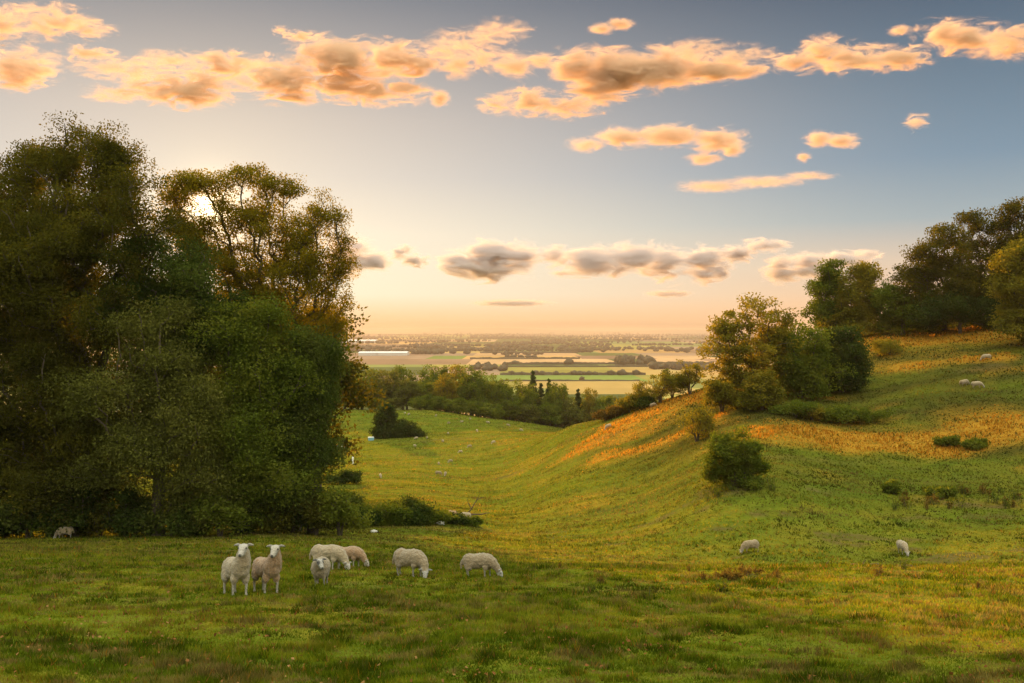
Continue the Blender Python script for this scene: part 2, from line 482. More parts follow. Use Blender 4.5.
def build_sheep_mesh(name, mat, voxel=0.017, seed=0, patch=0, **kw):
    import bmesh
    W, face, ears, nose, legs, eyes = sheep_prims(**kw)
    bm = bmesh.new()
    for c, r in W + face + ears + nose + legs:
        m = Matrix.Translation(Vector(c)) @ Matrix.Diagonal((r[0], r[1], r[2], 1.0))
        bmesh.ops.create_icosphere(bm, subdivisions=2, radius=1.0, matrix=m)
    me = bpy.data.meshes.new('tmp'); bm.to_mesh(me); bm.free()
    o = bpy.data.objects.new('tmp', me); COL.objects.link(o)
    md = o.modifiers.new('r', 'REMESH'); md.mode = 'VOXEL'; md.voxel_size = voxel
    sm = o.modifiers.new('s', 'SMOOTH'); sm.factor = .5; sm.iterations = 3
    dg = bpy.context.evaluated_depsgraph_get(); ev = o.evaluated_get(dg)
    out = bpy.data.meshes.new_from_object(ev); out.name = name
    bpy.data.objects.remove(o); bpy.data.meshes.remove(me)
    n = len(out.vertices); V = np.empty(n * 3, np.float32); out.vertices.foreach_get('co', V); V = V.reshape(-1, 3)
    Nn = np.empty(n * 3, np.float32); out.vertices.foreach_get('normal', Nn); Nn = Nn.reshape(-1, 3)
    def dist(prims):
        d = np.full(n, 9.0)
        for c, r in prims: d = np.minimum(d, (np.linalg.norm((V - c) / r, axis=1) - 1) * r.min())
        return d
    dW, dF, dE, dN, dL = dist(W), dist(face), dist(ears), dist(nose), dist(legs)
    fa = np.clip((dW - np.minimum(dF, dE)) / .02 + .3, 0, 1); lg = np.clip((dW - dL) / .02 + .2, 0, 1) * (dL < np.minimum(dF, dE))
    dk = np.clip(1.0 - dN / .012, 0, 1)
    dk = np.maximum(dk, np.clip((.035 - V[:, 2]) / .01, 0, 1) * .8)
    ear = np.clip((dF - dE) / .01, 0, 1) * .45
    if patch:   # dark eye patches
        for e in eyes: dk = np.maximum(dk, np.clip((.075 - np.linalg.norm(V - e, axis=1)) / .02, 0, 1) * .9)
        ear = ear * 2
    dk = np.maximum(dk, ear * (fa > .5))
    wool = (1 - np.maximum(fa, lg))
    rng = np.random.default_rng(seed); disp = np.zeros(n)
    for _ in range(26):
        k = rng.normal(size=3) * 30; disp += np.sin(V @ k + rng.uniform(0, 6))
    V2 = V + Nn * (wool * (0.0028 * disp / 2.2 + .002))[:, None]
    out.vertices.foreach_set('co', V2.astype(np.float32).ravel())
    out.polygons.foreach_set('use_smooth', np.ones(len(out.polygons), bool))
    col_attr(out, 'coat', np.stack([fa, lg, np.clip(dk, 0, 1)], 1))
    out.materials.clear(); out.materials.append(mat); out.update()
    return out, eyes
EYE = principled('sheep_eye', (.01, .008, .006), .15, None, 0, .5)
def eye_mesh():
    import bmesh
    bm = bmesh.new(); bmesh.ops.create_icosphere(bm, subdivisions=2, radius=.016); me = bpy.data.meshes.new('eye'); bm.to_mesh(me); bm.free(); me.materials.append(EYE); return me
EYEM = eye_mesh()
def sheep(px, d, heading, label, mesh, eyes=None, s=1.0, group=None, tilt=.9):
    """heading: degrees, 0 = walking to the picture's right, 90 = away, -90 = towards us."""
    x, y, z = gnd(px, d)
    e = .4; nx = -(Hs(x + e, y) - Hs(x - e, y)) / (2 * e); ny = -(Hs(x, y + e) - Hs(x, y - e)) / (2 * e)
    q = Vector((0, 0, 1)).rotation_difference(Vector((nx * tilt, ny * tilt, 1)).normalized())
    o = link('sheep', mesh); o.location = (x, y, z - .015)
    o.rotation_mode = 'QUATERNION'; o.rotation_quaternion = q @ Quaternion((0, 0, 1), math.radians(heading)); o.scale = (s,) * 3
    tag(o, label, 'sheep', group)
    for p in (eyes or []):
        k = link('eye', EYEM, o); k.location = p
    return o
mA = build_sheep_mesh('sheep', FL['white'], .016, 1, pose='up', head_yaw=math.radians(-36), fat=.84)
mB = build_sheep_mesh('sheep', FL['tan'], .016, 2, pose='up', head_yaw=math.radians(-42), fat=.82)
mC = build_sheep_mesh('sheep', FL['cream'], .016, 3, patch=1, pose='half', head_yaw=math.radians(28), fat=1.1, leg_l=.85)
mD = build_sheep_mesh('sheep', FL['white'], .016, 4, pose='graze', head_yaw=math.radians(-15), fat=.93)
mE = build_sheep_mesh('sheep', FL['tan'], .016, 5, pose='graze', head_yaw=math.radians(10), fat=.93)
mF = build_sheep_mesh('sheep', FL['cream'], .016, 6, pose='graze', head_yaw=math.radians(-50), fat=1.0)
mG = build_sheep_mesh('sheep', FL['cream'], .016, 7, pose='graze', head_yaw=math.radians(5), leg_l=.9, fat=.95)
gz1 = build_sheep_mesh('sheep', FL['white'], .026, 8, pose='graze'); gz2 = build_sheep_mesh('sheep', FL['white'], .026, 9, pose='half'); gz3 = build_sheep_mesh('sheep', FL['cream'], .026, 10, pose='graze', head_yaw=.4)

# ------------------------------------------------------------ the terrain ----
def bands(x, y):
    """share of dry tawny grass, its bands painted in for sunlight too, of bare earth, of lush green."""
    r = np.hypot(x, y)
    n1 = fbm(x * 0.12, y * 0.20, 31, 4); n2 = fbm(x * 0.5, y * 0.9, 41, 3)
    px = CX + F * x / np.maximum(y, 1)
    # sunlit strips painted tawny: crest of the spur, the band across the slope and the ridge under the hill-top trees
    def band(P, wid, k=1.0):
        P = np.array(P, float); best = np.full(x.shape, 1e9)
        for (ax, ay), (bx, by) in zip(P[:-1], P[1:]):
            dx, dy = bx - ax, by - ay
            t = np.clip(((x - ax) * dx + (y - ay) * dy) / (dx * dx + dy * dy), 0, 1)
            best = np.minimum(best, np.hypot(x - ax - t * dx, y - ay - t * dy))
        return k * (1 - sstep(wid * 0.15, wid * 1.5, best + (n1 - 0.5) * wid * 2.2))
    g = lambda px, d: ((px - CX) / F * d, d)
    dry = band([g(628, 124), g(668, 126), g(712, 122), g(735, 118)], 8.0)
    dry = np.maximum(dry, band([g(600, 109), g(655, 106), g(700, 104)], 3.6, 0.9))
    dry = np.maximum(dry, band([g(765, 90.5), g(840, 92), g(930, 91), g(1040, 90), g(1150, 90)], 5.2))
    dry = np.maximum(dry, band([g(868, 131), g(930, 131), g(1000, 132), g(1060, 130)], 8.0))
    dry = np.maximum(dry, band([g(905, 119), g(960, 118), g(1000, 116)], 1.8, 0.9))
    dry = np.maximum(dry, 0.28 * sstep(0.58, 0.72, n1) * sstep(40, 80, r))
    dry = np.maximum(dry, 0.20 * sstep(0.54, 0.70, n2) * sstep(6, 14, r) * (1 - 0.6 * sstep(50, 90, r)))
    bare = 0.8 * sstep(0.66, 0.72, fbm(x * 0.28, y * 0.6, 51, 3)) * sstep(14, 30, r) * (1 - sstep(60, 100, r))
    def spot(px, d, rx, ry, k=1.0):
        cx_, cy_ = g(px, d)
        return k * (1 - sstep(0.5, 1.1, np.hypot((x - cx_) / rx, (y - cy_) / ry) + (n2 - 0.5) * 0.9))
    for s in ((845, 28, 1.3, .7, .8), (735, 21.6, 1.3, 1.3, .7), (700, 22, .8, .8, .6), (575, 55, 2.4, .9, .6), (965, 68.5, 2.2, .7, .9), (1000, 68, 1.6, .6, .9), (820, 70, 1.6, .5, .6),
              (663, 69.5, 1.2, .5, .7), (345, 27, 1.5, .7, .4), (60, 34, 1.8, .8, .6), (250, 68, 14, 1.6, .8), (390, 71, 5, 1.0, .8), (440, 196, 9, 4, .5), (610, 121, 3, 1.5, .5), (507, 128, 2.5, 1.5, .8), (985, 112, 4, 2, .5)):
        bare = np.maximum(bare, spot(*s))
    lush = np.clip(sstep(0.42, 0.62, fbm(x * 0.33, y * 0.55, 61, 3)), 0, 1)
    return np.clip(dry, 0, 1), np.clip(bare, 0, 1), lush

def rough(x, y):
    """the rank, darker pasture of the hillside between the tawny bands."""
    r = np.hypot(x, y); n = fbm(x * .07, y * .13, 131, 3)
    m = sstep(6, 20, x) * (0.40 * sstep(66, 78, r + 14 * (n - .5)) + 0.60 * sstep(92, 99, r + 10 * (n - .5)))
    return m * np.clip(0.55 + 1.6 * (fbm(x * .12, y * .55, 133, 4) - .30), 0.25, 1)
def build_terrain():
    f1 = np.radians(np.arange(-46, 46.01, 0.17)); f2 = np.radians(np.arange(49, 311.1, 3.0))
    th = np.concatenate([f1, f2]); nth = len(th)
    rad = np.concatenate([[0.4, 1.0, 1.8, 2.6], np.geomspace(3.5, 300, 420), np.geomspace(306, 1000, 60)]); nr = len(rad)
    R, T = np.meshgrid(rad, th, indexing='ij')
    X = R * np.sin(T); Y = R * np.cos(T)
    Z = H(X, Y)
    V = np.stack([X, Y, Z], -1).reshape(-1, 3)
    i = np.arange(nr - 1)[:, None] * nth; j = np.arange(nth)[None]; j2 = (j + 1) % nth
    Fq = np.stack([i + j, i + j2, i + nth + j2, i + nth + j], -1).reshape(-1, 4)[:, ::-1]
    V = np.concatenate([V, [[0, 0, -1.7]]])
    c = len(V) - 1
    jj = np.arange(nth)
    cap = np.stack([np.full(nth, c), jj, (jj + 1) % nth, (jj + 1) % nth], -1)
    me = mesh_np('terrain', V, Fq, (), True)
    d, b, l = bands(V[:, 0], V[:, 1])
    col_attr(me, 'cover', np.stack([d, b, l], 1)); rg = np.clip(rough(V[:, 0], V[:, 1]), 0, 1); col_attr(me, 'rank_shade', np.stack([rg, rg, rg], 1))
    t = NT('pasture')
    co = t.n('TexCoord').outputs['Object']
    cov = t.n('SeparateColor'); t.l(t.attr('cover'), cov.inputs[0])
    mp = t.n('Mapping'); mp.inputs['Scale'].default_value = (1, 1.9, 1); t.l(co, mp.inputs[0])
    n_s = t.noise(mp.outputs[0], 2.2, 5, 0.62); n_m = t.noise(mp.outputs[0], 0.35, 4, 0.6); n_l = t.noise(mp.outputs[0], 0.06, 3)
    g = t.ramp(n_s, [(0.22, (0.040, 0.054, 0.003)), (0.5, (0.120, 0.140, 0.009)), (0.78, (0.19, 0.19, 0.02))])
    g2 = t.ramp(n_m, [(0.25, (0.042, 0.062, 0.008)), (0.55, (0.112, 0.138, 0.014)), (0.8, (0.175, 0.140, 0.025))])
    g = t.mix(0.55, g, g2)
    g = t.mix(t.mapr(n_l, 0.42, 0.62, 0, 0.45), g, (0.165, 0.145, 0.018))
    g = t.mix(t.math('MULTIPLY', cov.outputs[2], 0.35), g, (0.055, 0.095, 0.012))
    g = t.mix(t.math('MULTIPLY', t.attr('rank_shade', 'Fac'), .9), g, (0.046, 0.044, 0.010))  # darker sward with the trees' shade painted into it
    dry_lit_c = t.ramp(n_s, [(0.25, (0.16, 0.075, 0.010)), (0.55, (0.36, 0.185, 0.020)), (0.8, (0.48, 0.27, 0.04))])  # straw warmed to orange, sunlight included in the colour
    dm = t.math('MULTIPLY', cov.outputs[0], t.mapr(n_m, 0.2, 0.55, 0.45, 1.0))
    g = t.mix(dm, g, dry_lit_c)
    bc = t.ramp(n_s, [(0.3, (0.045, 0.028, 0.014)), (0.7, (0.14, 0.085, 0.045))])
    g = t.mix(t.math('MULTIPLY', cov.outputs[1], t.mapr(n_s, 0.3, 0.6, 0.4, 0.9)), g, bc)
    p = t.n('BsdfDiffuse'); t.l(g, p.inputs[0])
    bmp = t.n('Bump'); bmp.inputs['Strength'].default_value = 1.0; bmp.inputs['Distance'].default_value = 0.22
    t.l(t.math('ADD', t.math('MULTIPLY', n_s, 0.6), n_m), bmp.inputs['Height']); t.l(bmp.outputs[0], p.inputs['Normal'])
    t.surf(p.outputs[0])
    me.materials.append(t.m)
    o = link('terrain', me); tag(o, 'grassy pasture falling to a valley and rising to a hillside', None, None, 'structure')
build_terrain()

# --------------------------------------------------------- the far plain -----
GOLD = (.40, .25, .10); PEACH = (.42, .27, .15); GRN = (.13, .185, .045); OLIVE = (.25, .225, .06); SOIL = (.20, .13, .085); DK = (.07, .09, .03); STRAW = (.34, .24, .09); MEAD = (.17, .19, .06); MAUVE = (.24, .17, .12)
def build_plain():
    rng = random.Random(5)
    edges = [-200, 640, 900, 1120, 1235, 1411, 1600, 1800, 1946, 2087, 2483, 2800, 3130, 3650, 4300, 5100, 6200, 7600, 9500, 12000, 15500, 20000, 27000, 37000, 52000]
    fixed = {  # row start -> [(px from, px to, colour)] : the crops that can be told apart
        1120: [(330, 560, MEAD), (560, 700, STRAW), (700, 820, OLIVE)],
        1235: [(430, 520, OLIVE), (520, 650, STRAW), (650, 720, MEAD)],
        1411: [(430, 640, GRN), (640, 700, OLIVE), (700, 800, STRAW)],
        1600: [(430, 500, MAUVE), (500, 618, OLIVE), (618, 690, STRAW), (690, 800, GOLD)],
        1800: [(430, 500, SOIL), (500, 610, OLIVE), (610, 690, STRAW), (690, 800, GOLD)],
        1946: [(430, 500, OLIVE), (500, 600, DK), (600, 690, MEAD)],
        2087: [(330, 470, SOIL), (470, 615, PEACH), (615, 655, DK), (655, 710, PEACH)],
        2483: [(330, 430, MAUVE), (430, 465, GRN), (465, 578, GOLD), (578, 650, SOIL), (650, 712, PEACH)],
        2800: [(330, 430, SOIL), (430, 475, MAUVE), (475, 578, PEACH), (578, 640, DK), (640, 712, MAUVE)],
    }
    pal = [SOIL, MAUVE, MAUVE, DK, DK, OLIVE, STRAW, PEACH, MEAD, DK, SOIL, GOLD]
    V, Fq, C = [], [], []
    def yy(y, x): return y + 0.02 * x * (1 if y > 600 else 0)
    for a, b in zip(edges[:-1], edges[1:]):
        mid = (max(a, 100) + b) / 2
        half = max(4000, 1.0 * b)
        cells = []
        if a in fixed:
            lo = (fixed[a][0][0] - CX) / F * mid; hi = (fixed[a][-1][1] - CX) / F * mid
            for p0, p1, c in fixed[a]: cells.append(((p0 - CX) / F * mid, (p1 - CX) / F * mid, c))
        else: lo = hi = rng.uniform(-200, 0)
        x = hi
        while x < half:
            w = rng.uniform(0.10, 0.30) * (b - a) * 2.0 + 120; cells.append((x, x + w, rng.choice(pal))); x += w
        x = lo
        while x > -half:
            w = rng.uniform(0.10, 0.30) * (b - a) * 2.0 + 120; cells.append((x - w, x, rng.choice(pal))); x -= w
        for x0, x1, c in cells:
            k = len(V)
            V += [(x0, yy(a, x0), PLAIN_Z), (x1, yy(a, x1), PLAIN_Z), (x1, yy(b, x1), PLAIN_Z), (x0, yy(b, x0), PLAIN_Z)]
            j = rng.uniform(0.85, 1.15)
            Fq.append((k, k + 1, k + 2, k + 3)); C += [tuple(v * j for v in c)] * 4
    V += [(-60000, -20000, PLAIN_Z), (60000, -20000, PLAIN_Z), (60000, -260, PLAIN_Z), (-60000, -260, PLAIN_Z)]
    Fq.append((len(V) - 4, len(V) - 3, len(V) - 2, len(V) - 1)); C += [MEAD] * 4
    me = mesh_np('plain', np.array(V), np.array(Fq))
    col_attr(me, 'crop', np.array(C))
    t = NT('farmland'); co = t.n('TexCoord').outputs['Object']
    mp = t.n('Mapping'); mp.inputs['Scale'].default_value = (1, 0.35, 1); t.l(co, mp.inputs[0])
    n = t.noise(mp.outputs[0], 0.006, 6, 0.65)
    c = t.mix(1.0, t.attr('crop'), t.ramp(n, [(0.3, (0.72, 0.74, 0.7)), (0.7, (1.2, 1.15, 1.1))]), 'MULTIPLY')
    d = t.n('BsdfDiffuse'); t.l(c, d.inputs[0]); t.surf(d.outputs[0]); me.materials.append(t.m)
    tag(link('plain', me), 'patchwork of stubble and green fields on the far plain', None, None, 'structure')
build_plain()

def build_far_hills():
    xs = np.linspace(-18000, 20000, 220)
    prof = 125 * np.exp(-((xs + 800) / 2300) ** 2) + 60 * fbm(xs * 0.00022, xs * 0 + 3, 71, 3) + 70 * np.exp(-((xs - 4600) / 2000) ** 2)
    rows = []
    for dy, k in ((-3500, 0.0), (-2000, 0.45), (-600, 0.9), (0, 1.0), (1200, 0.8), (4000, 0.0)):
        rows.append(np.stack([xs, 21000 + dy * .6 + 900 * np.sin(xs / 5000), PLAIN_Z - 1 + np.minimum(prof, 138) * k * 1.0 + (0 if k == 0 else 2)], -1))
    V = np.array(rows).reshape(-1, 3); n = len(xs)
    i = np.arange(5)[:, None] * n + np.arange(n - 1)[None]
    Fq = np.stack([i, i + 1, i + n + 1, i + n], -1).reshape(-1, 4)
    me = mesh_np('distant_hills', V, Fq, [principled('distant_hill_land', (.15, .13, .08), 1.0, 0.0008, 0.4)], True)
    tag(link('distant_hills', me), 'long low hills closing the plain at the horizon', None, None, 'structure')
build_far_hills()

def blob(seed, n_sub=2):
    """uneven lump of a far tree crown, base at 0, height 1, width 1."""
    import bmesh
    bm = bmesh.new(); bmesh.ops.create_icosphere(bm, subdivisions=n_sub, radius=0.5)
    rng = np.random.default_rng(seed); ph = rng.uniform(0, 6, 6)
    V = np.array([v.co[:] for v in bm.verts]); Fc = np.array([[v.index for v in f.verts] for f in bm.faces]); bm.free()
    k = 1 + 0.22 * np.sin(V[:, 0] * 9 + ph[0]) * np.cos(V[:, 1] * 8 + ph[1]) + 0.18 * np.sin(V[:, 2] * 10 + ph[2] + V[:, 0] * 5)
    V = V * k[:, None]; V[:, 2] = np.maximum(V[:, 2], -0.42); V[:, 2] -= V[:, 2].min(); V[:, 2] /= V[:, 2].max()
    return V, Fc

def build_far_woods():
    """the woods and hedgerow trees of the plain beyond the fields one can tell apart."""
    rng = np.random.default_rng(9)
    bl = [blob(i, 1) for i in range(5)]
    items = []
    def wood(x, y, lx, ly, n, s=11):
        for _ in range(n): items.append((x + rng.normal() * lx * 0.5, y + rng.normal() * ly * 0.5, s * rng.uniform(0.7, 1.4)))
    for _ in range(120):                     # hedgerows along and across
        y = math.exp(rng.uniform(math.log(3300), math.log(16000))); x = rng.uniform(-0.30, 0.36) * y
        L = rng.uniform(0.03, 0.10) * y; n = int(rng.uniform(10, 26))
        for q in range(n): items.append((x + L * (q / n - 0.5) + rng.normal() * 4, y + 0.02 * L * (q / n) + rng.normal() * 6, rng.uniform(6, 13) * (1 + y / 20000)))
    for _ in range(46):
        y = math.exp(rng.uniform(math.log(2900), math.log(22000))); x = rng.uniform(-0.30, 0.36) * y
        wood(x, y, rng.uniform(0.02, 0.06) * y, rng.uniform(0.01, 0.03) * y, int(rng.uniform(12, 34)), 11 * (1 + y / 16000))
    g = lambda px, d: (px - CX) / F * d
    wood(g(520, 2900), 2900, 90, 30, 26, 10); wood(g(400, 3300), 3300, 260, 60, 50, 11); wood(g(455, 3400), 3400, 200, 60, 40, 11)
    wood(g(600, 3500), 3500, 240, 70, 40, 12); wood(g(640, 3700), 3700, 200, 60, 30, 12)
    Vs, Fs, off = [], [], 0
    for x, y, s in items:
        V, Fc = bl[rng.integers(5)]
        Vs.append(V * np.array([s * 1.5, s * 1.5, s]) + np.array([x, y, PLAIN_Z - 0.2])); Fs.append(Fc + off); off += len(V)
    me = mesh_np('distant_woods', np.concatenate(Vs), np.concatenate(Fs), [M['far_leaf']], True)
    tag(link('distant_woods', me), 'dark hedgerows and woods scattered over the far plain', 'woodland', None, 'stuff')
build_far_woods()

# individual field trees and hedges on the nearer fields
FIELD_TREES = [bm_ for bm_ in (blob(21), blob(22), blob(23))]
FT_ME = [mesh_np('field_tree', V, Fc, [M['far_leaf']], True) for V, Fc in FIELD_TREES]
rngf = random.Random(77)
def field_tree(px, d, w, h, label, group):
    o = link('field_tree', rngf.choice(FT_ME)); o.location = ((px - CX) / F * d, d, PLAIN_Z - 0.1)
    o.scale = (w, w, h); o.rotation_euler = (0, 0, rngf.uniform(0, 6)); tag(o, label, 'tree', group)
def hedge(px0, px1, d, h, label):
    x0, x1 = (px0 - CX) / F * d, (px1 - CX) / F * d
    n = max(12, int((x1 - x0) / 6)); xs = np.linspace(x0, x1, n); rr = np.random.default_rng(int(px0 + d))
    pr = [(-2.2, 0), (-1.8, .6), (-.6, 1), (.7, .95), (1.9, .55), (2.2, 0)]
    V = np.array([[(x, d + 0.02 * x + a, PLAIN_Z - 0.1 + b * h * (0.7 + 0.6 * rr.random())) for a, b in pr] for x in xs]).reshape(-1, 3)
    i = np.arange(n - 1)[:, None] * 6 + np.arange(5)[None]
    Fq = np.stack([i, i + 1, i + 7, i + 6], -1).reshape(-1, 4)
    tag(link('hedge', mesh_np('hedge', V, Fq, [M['far_leaf']], True)), label, 'hedge', 'hedges between the fields of the plain')
hedge(500, 646, 1598, 4.5, 'dark hedge along the back of the bright green field')
hedge(505, 650, 2085, 5, 'dark hedge below the longest peach stubble field')
hedge(470, 580, 2480, 5, 'thin hedge between the two peach stubble fields')
hedge(500, 640, 1408, 2.2, 'low hedge along the front of the bright green field')
hedge(615, 705, 1944, 5, 'hedge behind the straw field beside the dark copse')
hedge(500, 620, 1940, 3.5, 'hedge behind the long olive field')
hedge(480, 578, 3128, 6, 'hedge closing the topmost peach field')
hedge(650, 715, 2085, 6, 'dark hedge in front of the peach field beyond the hill')
for px, w, h in ((535, 15, 9), (542, 13, 8), (556, 12, 8), (574, 14, 9), (580, 14, 8), (584, 10, 7), (589, 12, 8), (595, 11, 7), (611, 14, 9), (622, 18, 11), (636, 14, 10), (512, 12, 8), (522, 10, 7)):
    field_tree(px, 1600, w, h, 'small round tree in the hedge behind the bright green field', 'hedgerow trees behind the bright green field')
field_tree(582, 1425, 9, 7, 'lone dark tree standing inside the bright green field', None)
field_tree(569, 2086, 22, 15, 'largest round tree in the hedge below the peach stubble', None)
field_tree(515, 2092, 22, 10, 'wide dark tree at the near end of the peach stubble hedge', None)
for px, w, h in ((507, 16, 12), (513, 22, 10), (521, 20, 9), (528, 20, 9), (534, 18, 9)):
    field_tree(px, 2600, w, h, 'dark tree of the short belt between two peach fields', 'tree belt between the peach fields')
for i in range(26):
    field_tree(rngf.uniform(616, 652), rngf.uniform(1990, 2180), rngf.uniform(13, 22), rngf.uniform(14, 24), 'dark tree of the copse beside the peach stubble fields', 'copse beside the peach stubble fields')
for i in range(22):
    field_tree(rngf.uniform(650, 715), rngf.uniform(1800, 1900), rngf.uniform(12, 20), rngf.uniform(9, 17), 'dark tree of the belt beyond the spur crest', 'tree belt beyond the spur crest')
for i in range(18):
    field_tree(rngf.uniform(470, 506), rngf.uniform(1750, 1950), rngf.uniform(12, 20), rngf.uniform(8, 14), 'dark tree beside the olive field and brown plough', 'trees beside the olive field')

# farm sheds far out on the plain
M['shed_roof'] = principled('shed_roof', (.72, .74, .76), 0.35, None, 0, 0.5); M['shed_wall'] = principled('shed_wall', (.55, .53, .5), 0.8)
def shed(px0, px1, d, h, dep, label):
    x0, x1 = (px0 - CX) / F * d, (px1 - CX) / F * d
    r = empty('farm_shed', ((x0 + x1) / 2, d, PLAIN_Z)); tag(r, label, 'shed', 'pale sheds on the far plain')
    a = (x1 - x0) / 2; b = dep / 2
    V = [(-a, -b, 0), (a, -b, 0), (a, b, 0), (-a, b, 0), (-a, -b, h), (a, -b, h), (a, b, h), (-a, b, h), (-a, 0, h * 1.5), (a, 0, h * 1.5)]
    me = bpy.data.meshes.new('shed_wall'); me.from_pydata(V, [], [(0, 1, 5, 4), (2, 3, 7, 6), (1, 2, 6, 9, 5), (3, 0, 4, 8, 7)]); me.materials.append(M['shed_wall'])
    link('wall', me, r)
    e = 1.5
    V = [(-a - e, -b - e, h), (a + e, -b - e, h), (a + e, 0, h * 1.56), (-a - e, 0, h * 1.56), (a + e, b + e, h), (-a - e, b + e, h)]
    V += [(x, y, z - 0.4) for x, y, z in V]
    me = bpy.data.meshes.new('shed_roof'); me.from_pydata(V, [], [(0, 1, 2, 3), (3, 2, 4, 5), (7, 6, 9, 8), (8, 9, 11, 10), (0, 6, 7, 1), (5, 4, 10, 11), (1, 7, 8, 2), (2, 8, 10, 4), (0, 3, 9, 6), (3, 5, 11, 9)]); me.materials.append(M['shed_roof'])
    link('roof', me, r)
shed(345, 377, 5500, 14, 160, 'farthest long white shed roof on the hazy plain')
shed(360, 378, 2850, 8, 60, 'shorter pale shed roof just above the valley wood')
shed(379, 408, 2860, 8, 80, 'longer pale shed roof just above the valley wood')

# ------------------------------------------------------------ trees ----------
GLB = 'broadleaved trees of the wood edge'
m1 = {}
def near_tree(name, label, cat, base_px, d, lobes_px, leafm, seed, group=None, trunk_h=None, trunk_r=0.4, n_cl=260, cl_r=1.3, per=130, leaf=0.3, barkm='bark', **kw):
    loc, L = px_tree(base_px, 0, d, lobes_px)
    top = max(l[2] + l[5] for l in L)
    ms = tree_meshes(seed, L, trunk_h or top * 0.35, trunk_r, n_cl, cl_r, per, leaf, M[leafm], M[barkm], name=name, **kw)
    return plant(name, label, cat, loc, ms, group)

WOOD = 'trees of the tall wood beside the pasture'
near_tree('oak_tree', 'tallest dark oak towering over the sheep pasture', 'tree', 88, 63,
    [(85, 160, 44, 40), (84, 212, 44, 34), (40, 182, 48, 40), (8, 172, 30, 30, 2), (130, 188, 40, 36, -2), (150, 225, 40, 42, -3), (60, 250, 80, 60, -3), (110, 290, 70, 60, -4), (20, 280, 70, 80, -3), (-15, 235, 50, 60)],
    'oak_leaf', 11, WOOD, 8, 0.75, 620, 1.15, 330, 0.165)
near_tree('oak_tree', 'dark oak cut by the frame edge beside the tallest oak', 'tree', -70, 64,
    [(-70, 190, 70, 55), (-30, 200, 45, 45), (-60, 290, 90, 90), (-20, 340, 60, 80, -3)], 'oak_leaf', 12, WOOD, 8, 0.7, 380, 1.35, 230, 0.19)
near_tree('ash_tree', 'airy ash with bare forked limbs in front of the low sun', 'tree', 232, 66,
    [(184, 192, 22, 22), (208, 182, 18, 14), (250, 176, 30, 16), (278, 188, 24, 18), (170, 215, 22, 24), (228, 218, 34, 22), (272, 226, 34, 28), (198, 250, 34, 30), (250, 268, 44, 34), (292, 250, 26, 26), (262, 300, 36, 20)],
    'ash_leaf', 13, WOOD, 6.0, 0.34, 600, 0.88, 140, 0.15, stems=3, bias=1.8, flat=0.5)
near_tree('ash_tree', 'slender feathery ash leaning out at the edge of the wood', 'tree', 300, 64,
    [(318, 212, 22, 22), (334, 236, 20, 24), (300, 230, 22, 22), (345, 266, 14, 26), (318, 268, 32, 34), (290, 292, 34, 36), (335, 306, 20, 32), (312, 325, 32, 30), (332, 338, 17, 26), (300, 340, 28, 22)],
    'ash_leaf', 14, WOOD, 5.0, 0.28, 560, 0.74, 92, 0.138, stems=3, bias=1.7, flat=0.6)
near_tree('willow_tree', 'pale olive willow bulging from the middle of the wood', 'tree', 158, 57.5,
    [(160, 340, 52, 44), (140, 400, 62, 56), (185, 420, 48, 60), (150, 465, 66, 50), (200, 480, 44, 42)],
    'willow_leaf', 15, WOOD, 4.0, 0.4, 430, 1.2, 280, 0.17, droop=0.7, aspect=0.45)
near_tree('hawthorn_tree', 'bluish green thorn tree filling the gap below the tallest oak', 'tree', 185, 61,
    [(150, 262, 42, 34), (185, 300, 46, 44), (215, 330, 40, 40), (130, 310, 50, 50)], 'thorn_leaf', 16, WOOD, 7, 0.35, 340, 1.1, 250, 0.16)
near_tree('hawthorn_tree', 'dense green thorn tree below the airy ash', 'tree', 248, 60,
    [(240, 328, 46, 42), (262, 370, 46, 44), (240, 420, 56, 56), (270, 460, 46, 46), (235, 490, 46, 34)], 'green_leaf', 17, WOOD, 4, 0.35, 430, 1.15, 270, 0.165)
near_tree('hawthorn_tree', 'green thorn tree at the outer corner of the wood above brambles', 'tree', 312, 61.5,
    [(304, 352, 30, 28), (326, 370, 17, 24), (314, 400, 26, 40), (292, 420, 36, 44), (308, 450, 30, 40), (300, 485, 34, 28)], 'thorn_leaf', 18, WOOD, 4, 0.32, 350, 1.05, 260, 0.155)
near_tree('elder_tree', 'brownish shaded elder at the foot of the tallest oak', 'tree', 55, 59,
    [(50, 395, 66, 60), (90, 440, 56, 56), (20, 440, 60, 60), (70, 495, 70, 36)], 'oak_leaf', 19, WOOD, 4, 0.4, 430, 1.25, 250, 0.175)
near_tree('elder_tree', 'shaded elder cut by the frame edge near the lone lamb', 'tree', -60, 60,
    [(-60, 400, 70, 70), (-30, 460, 60, 56)], 'oak_leaf', 20, WOOD, 4, 0.4, 300, 1.35, 100, 0.3)
# extra trees added behind the wood, hidden from here, to shade the field
for k, (px, d, top) in enumerate(((60, 84, 268), (160, 88, 280), (235, 90, 296), (282, 92, 296), (318, 96, 306))):
    near_tree('shade_tree', 'tree added deeper in the wood to shade the field', 'tree', px, d,
        [(px, top + 26, 44, 28), (px - 22, top + 60, 44, 40), (px + 18, top + 66, 40, 46), (px, top + 110, 50, 50)], 'oak_leaf', 30 + k, 'trees added deeper in the wood for shade', 6, 0.4, 170, 1.7, 90, 0.42)

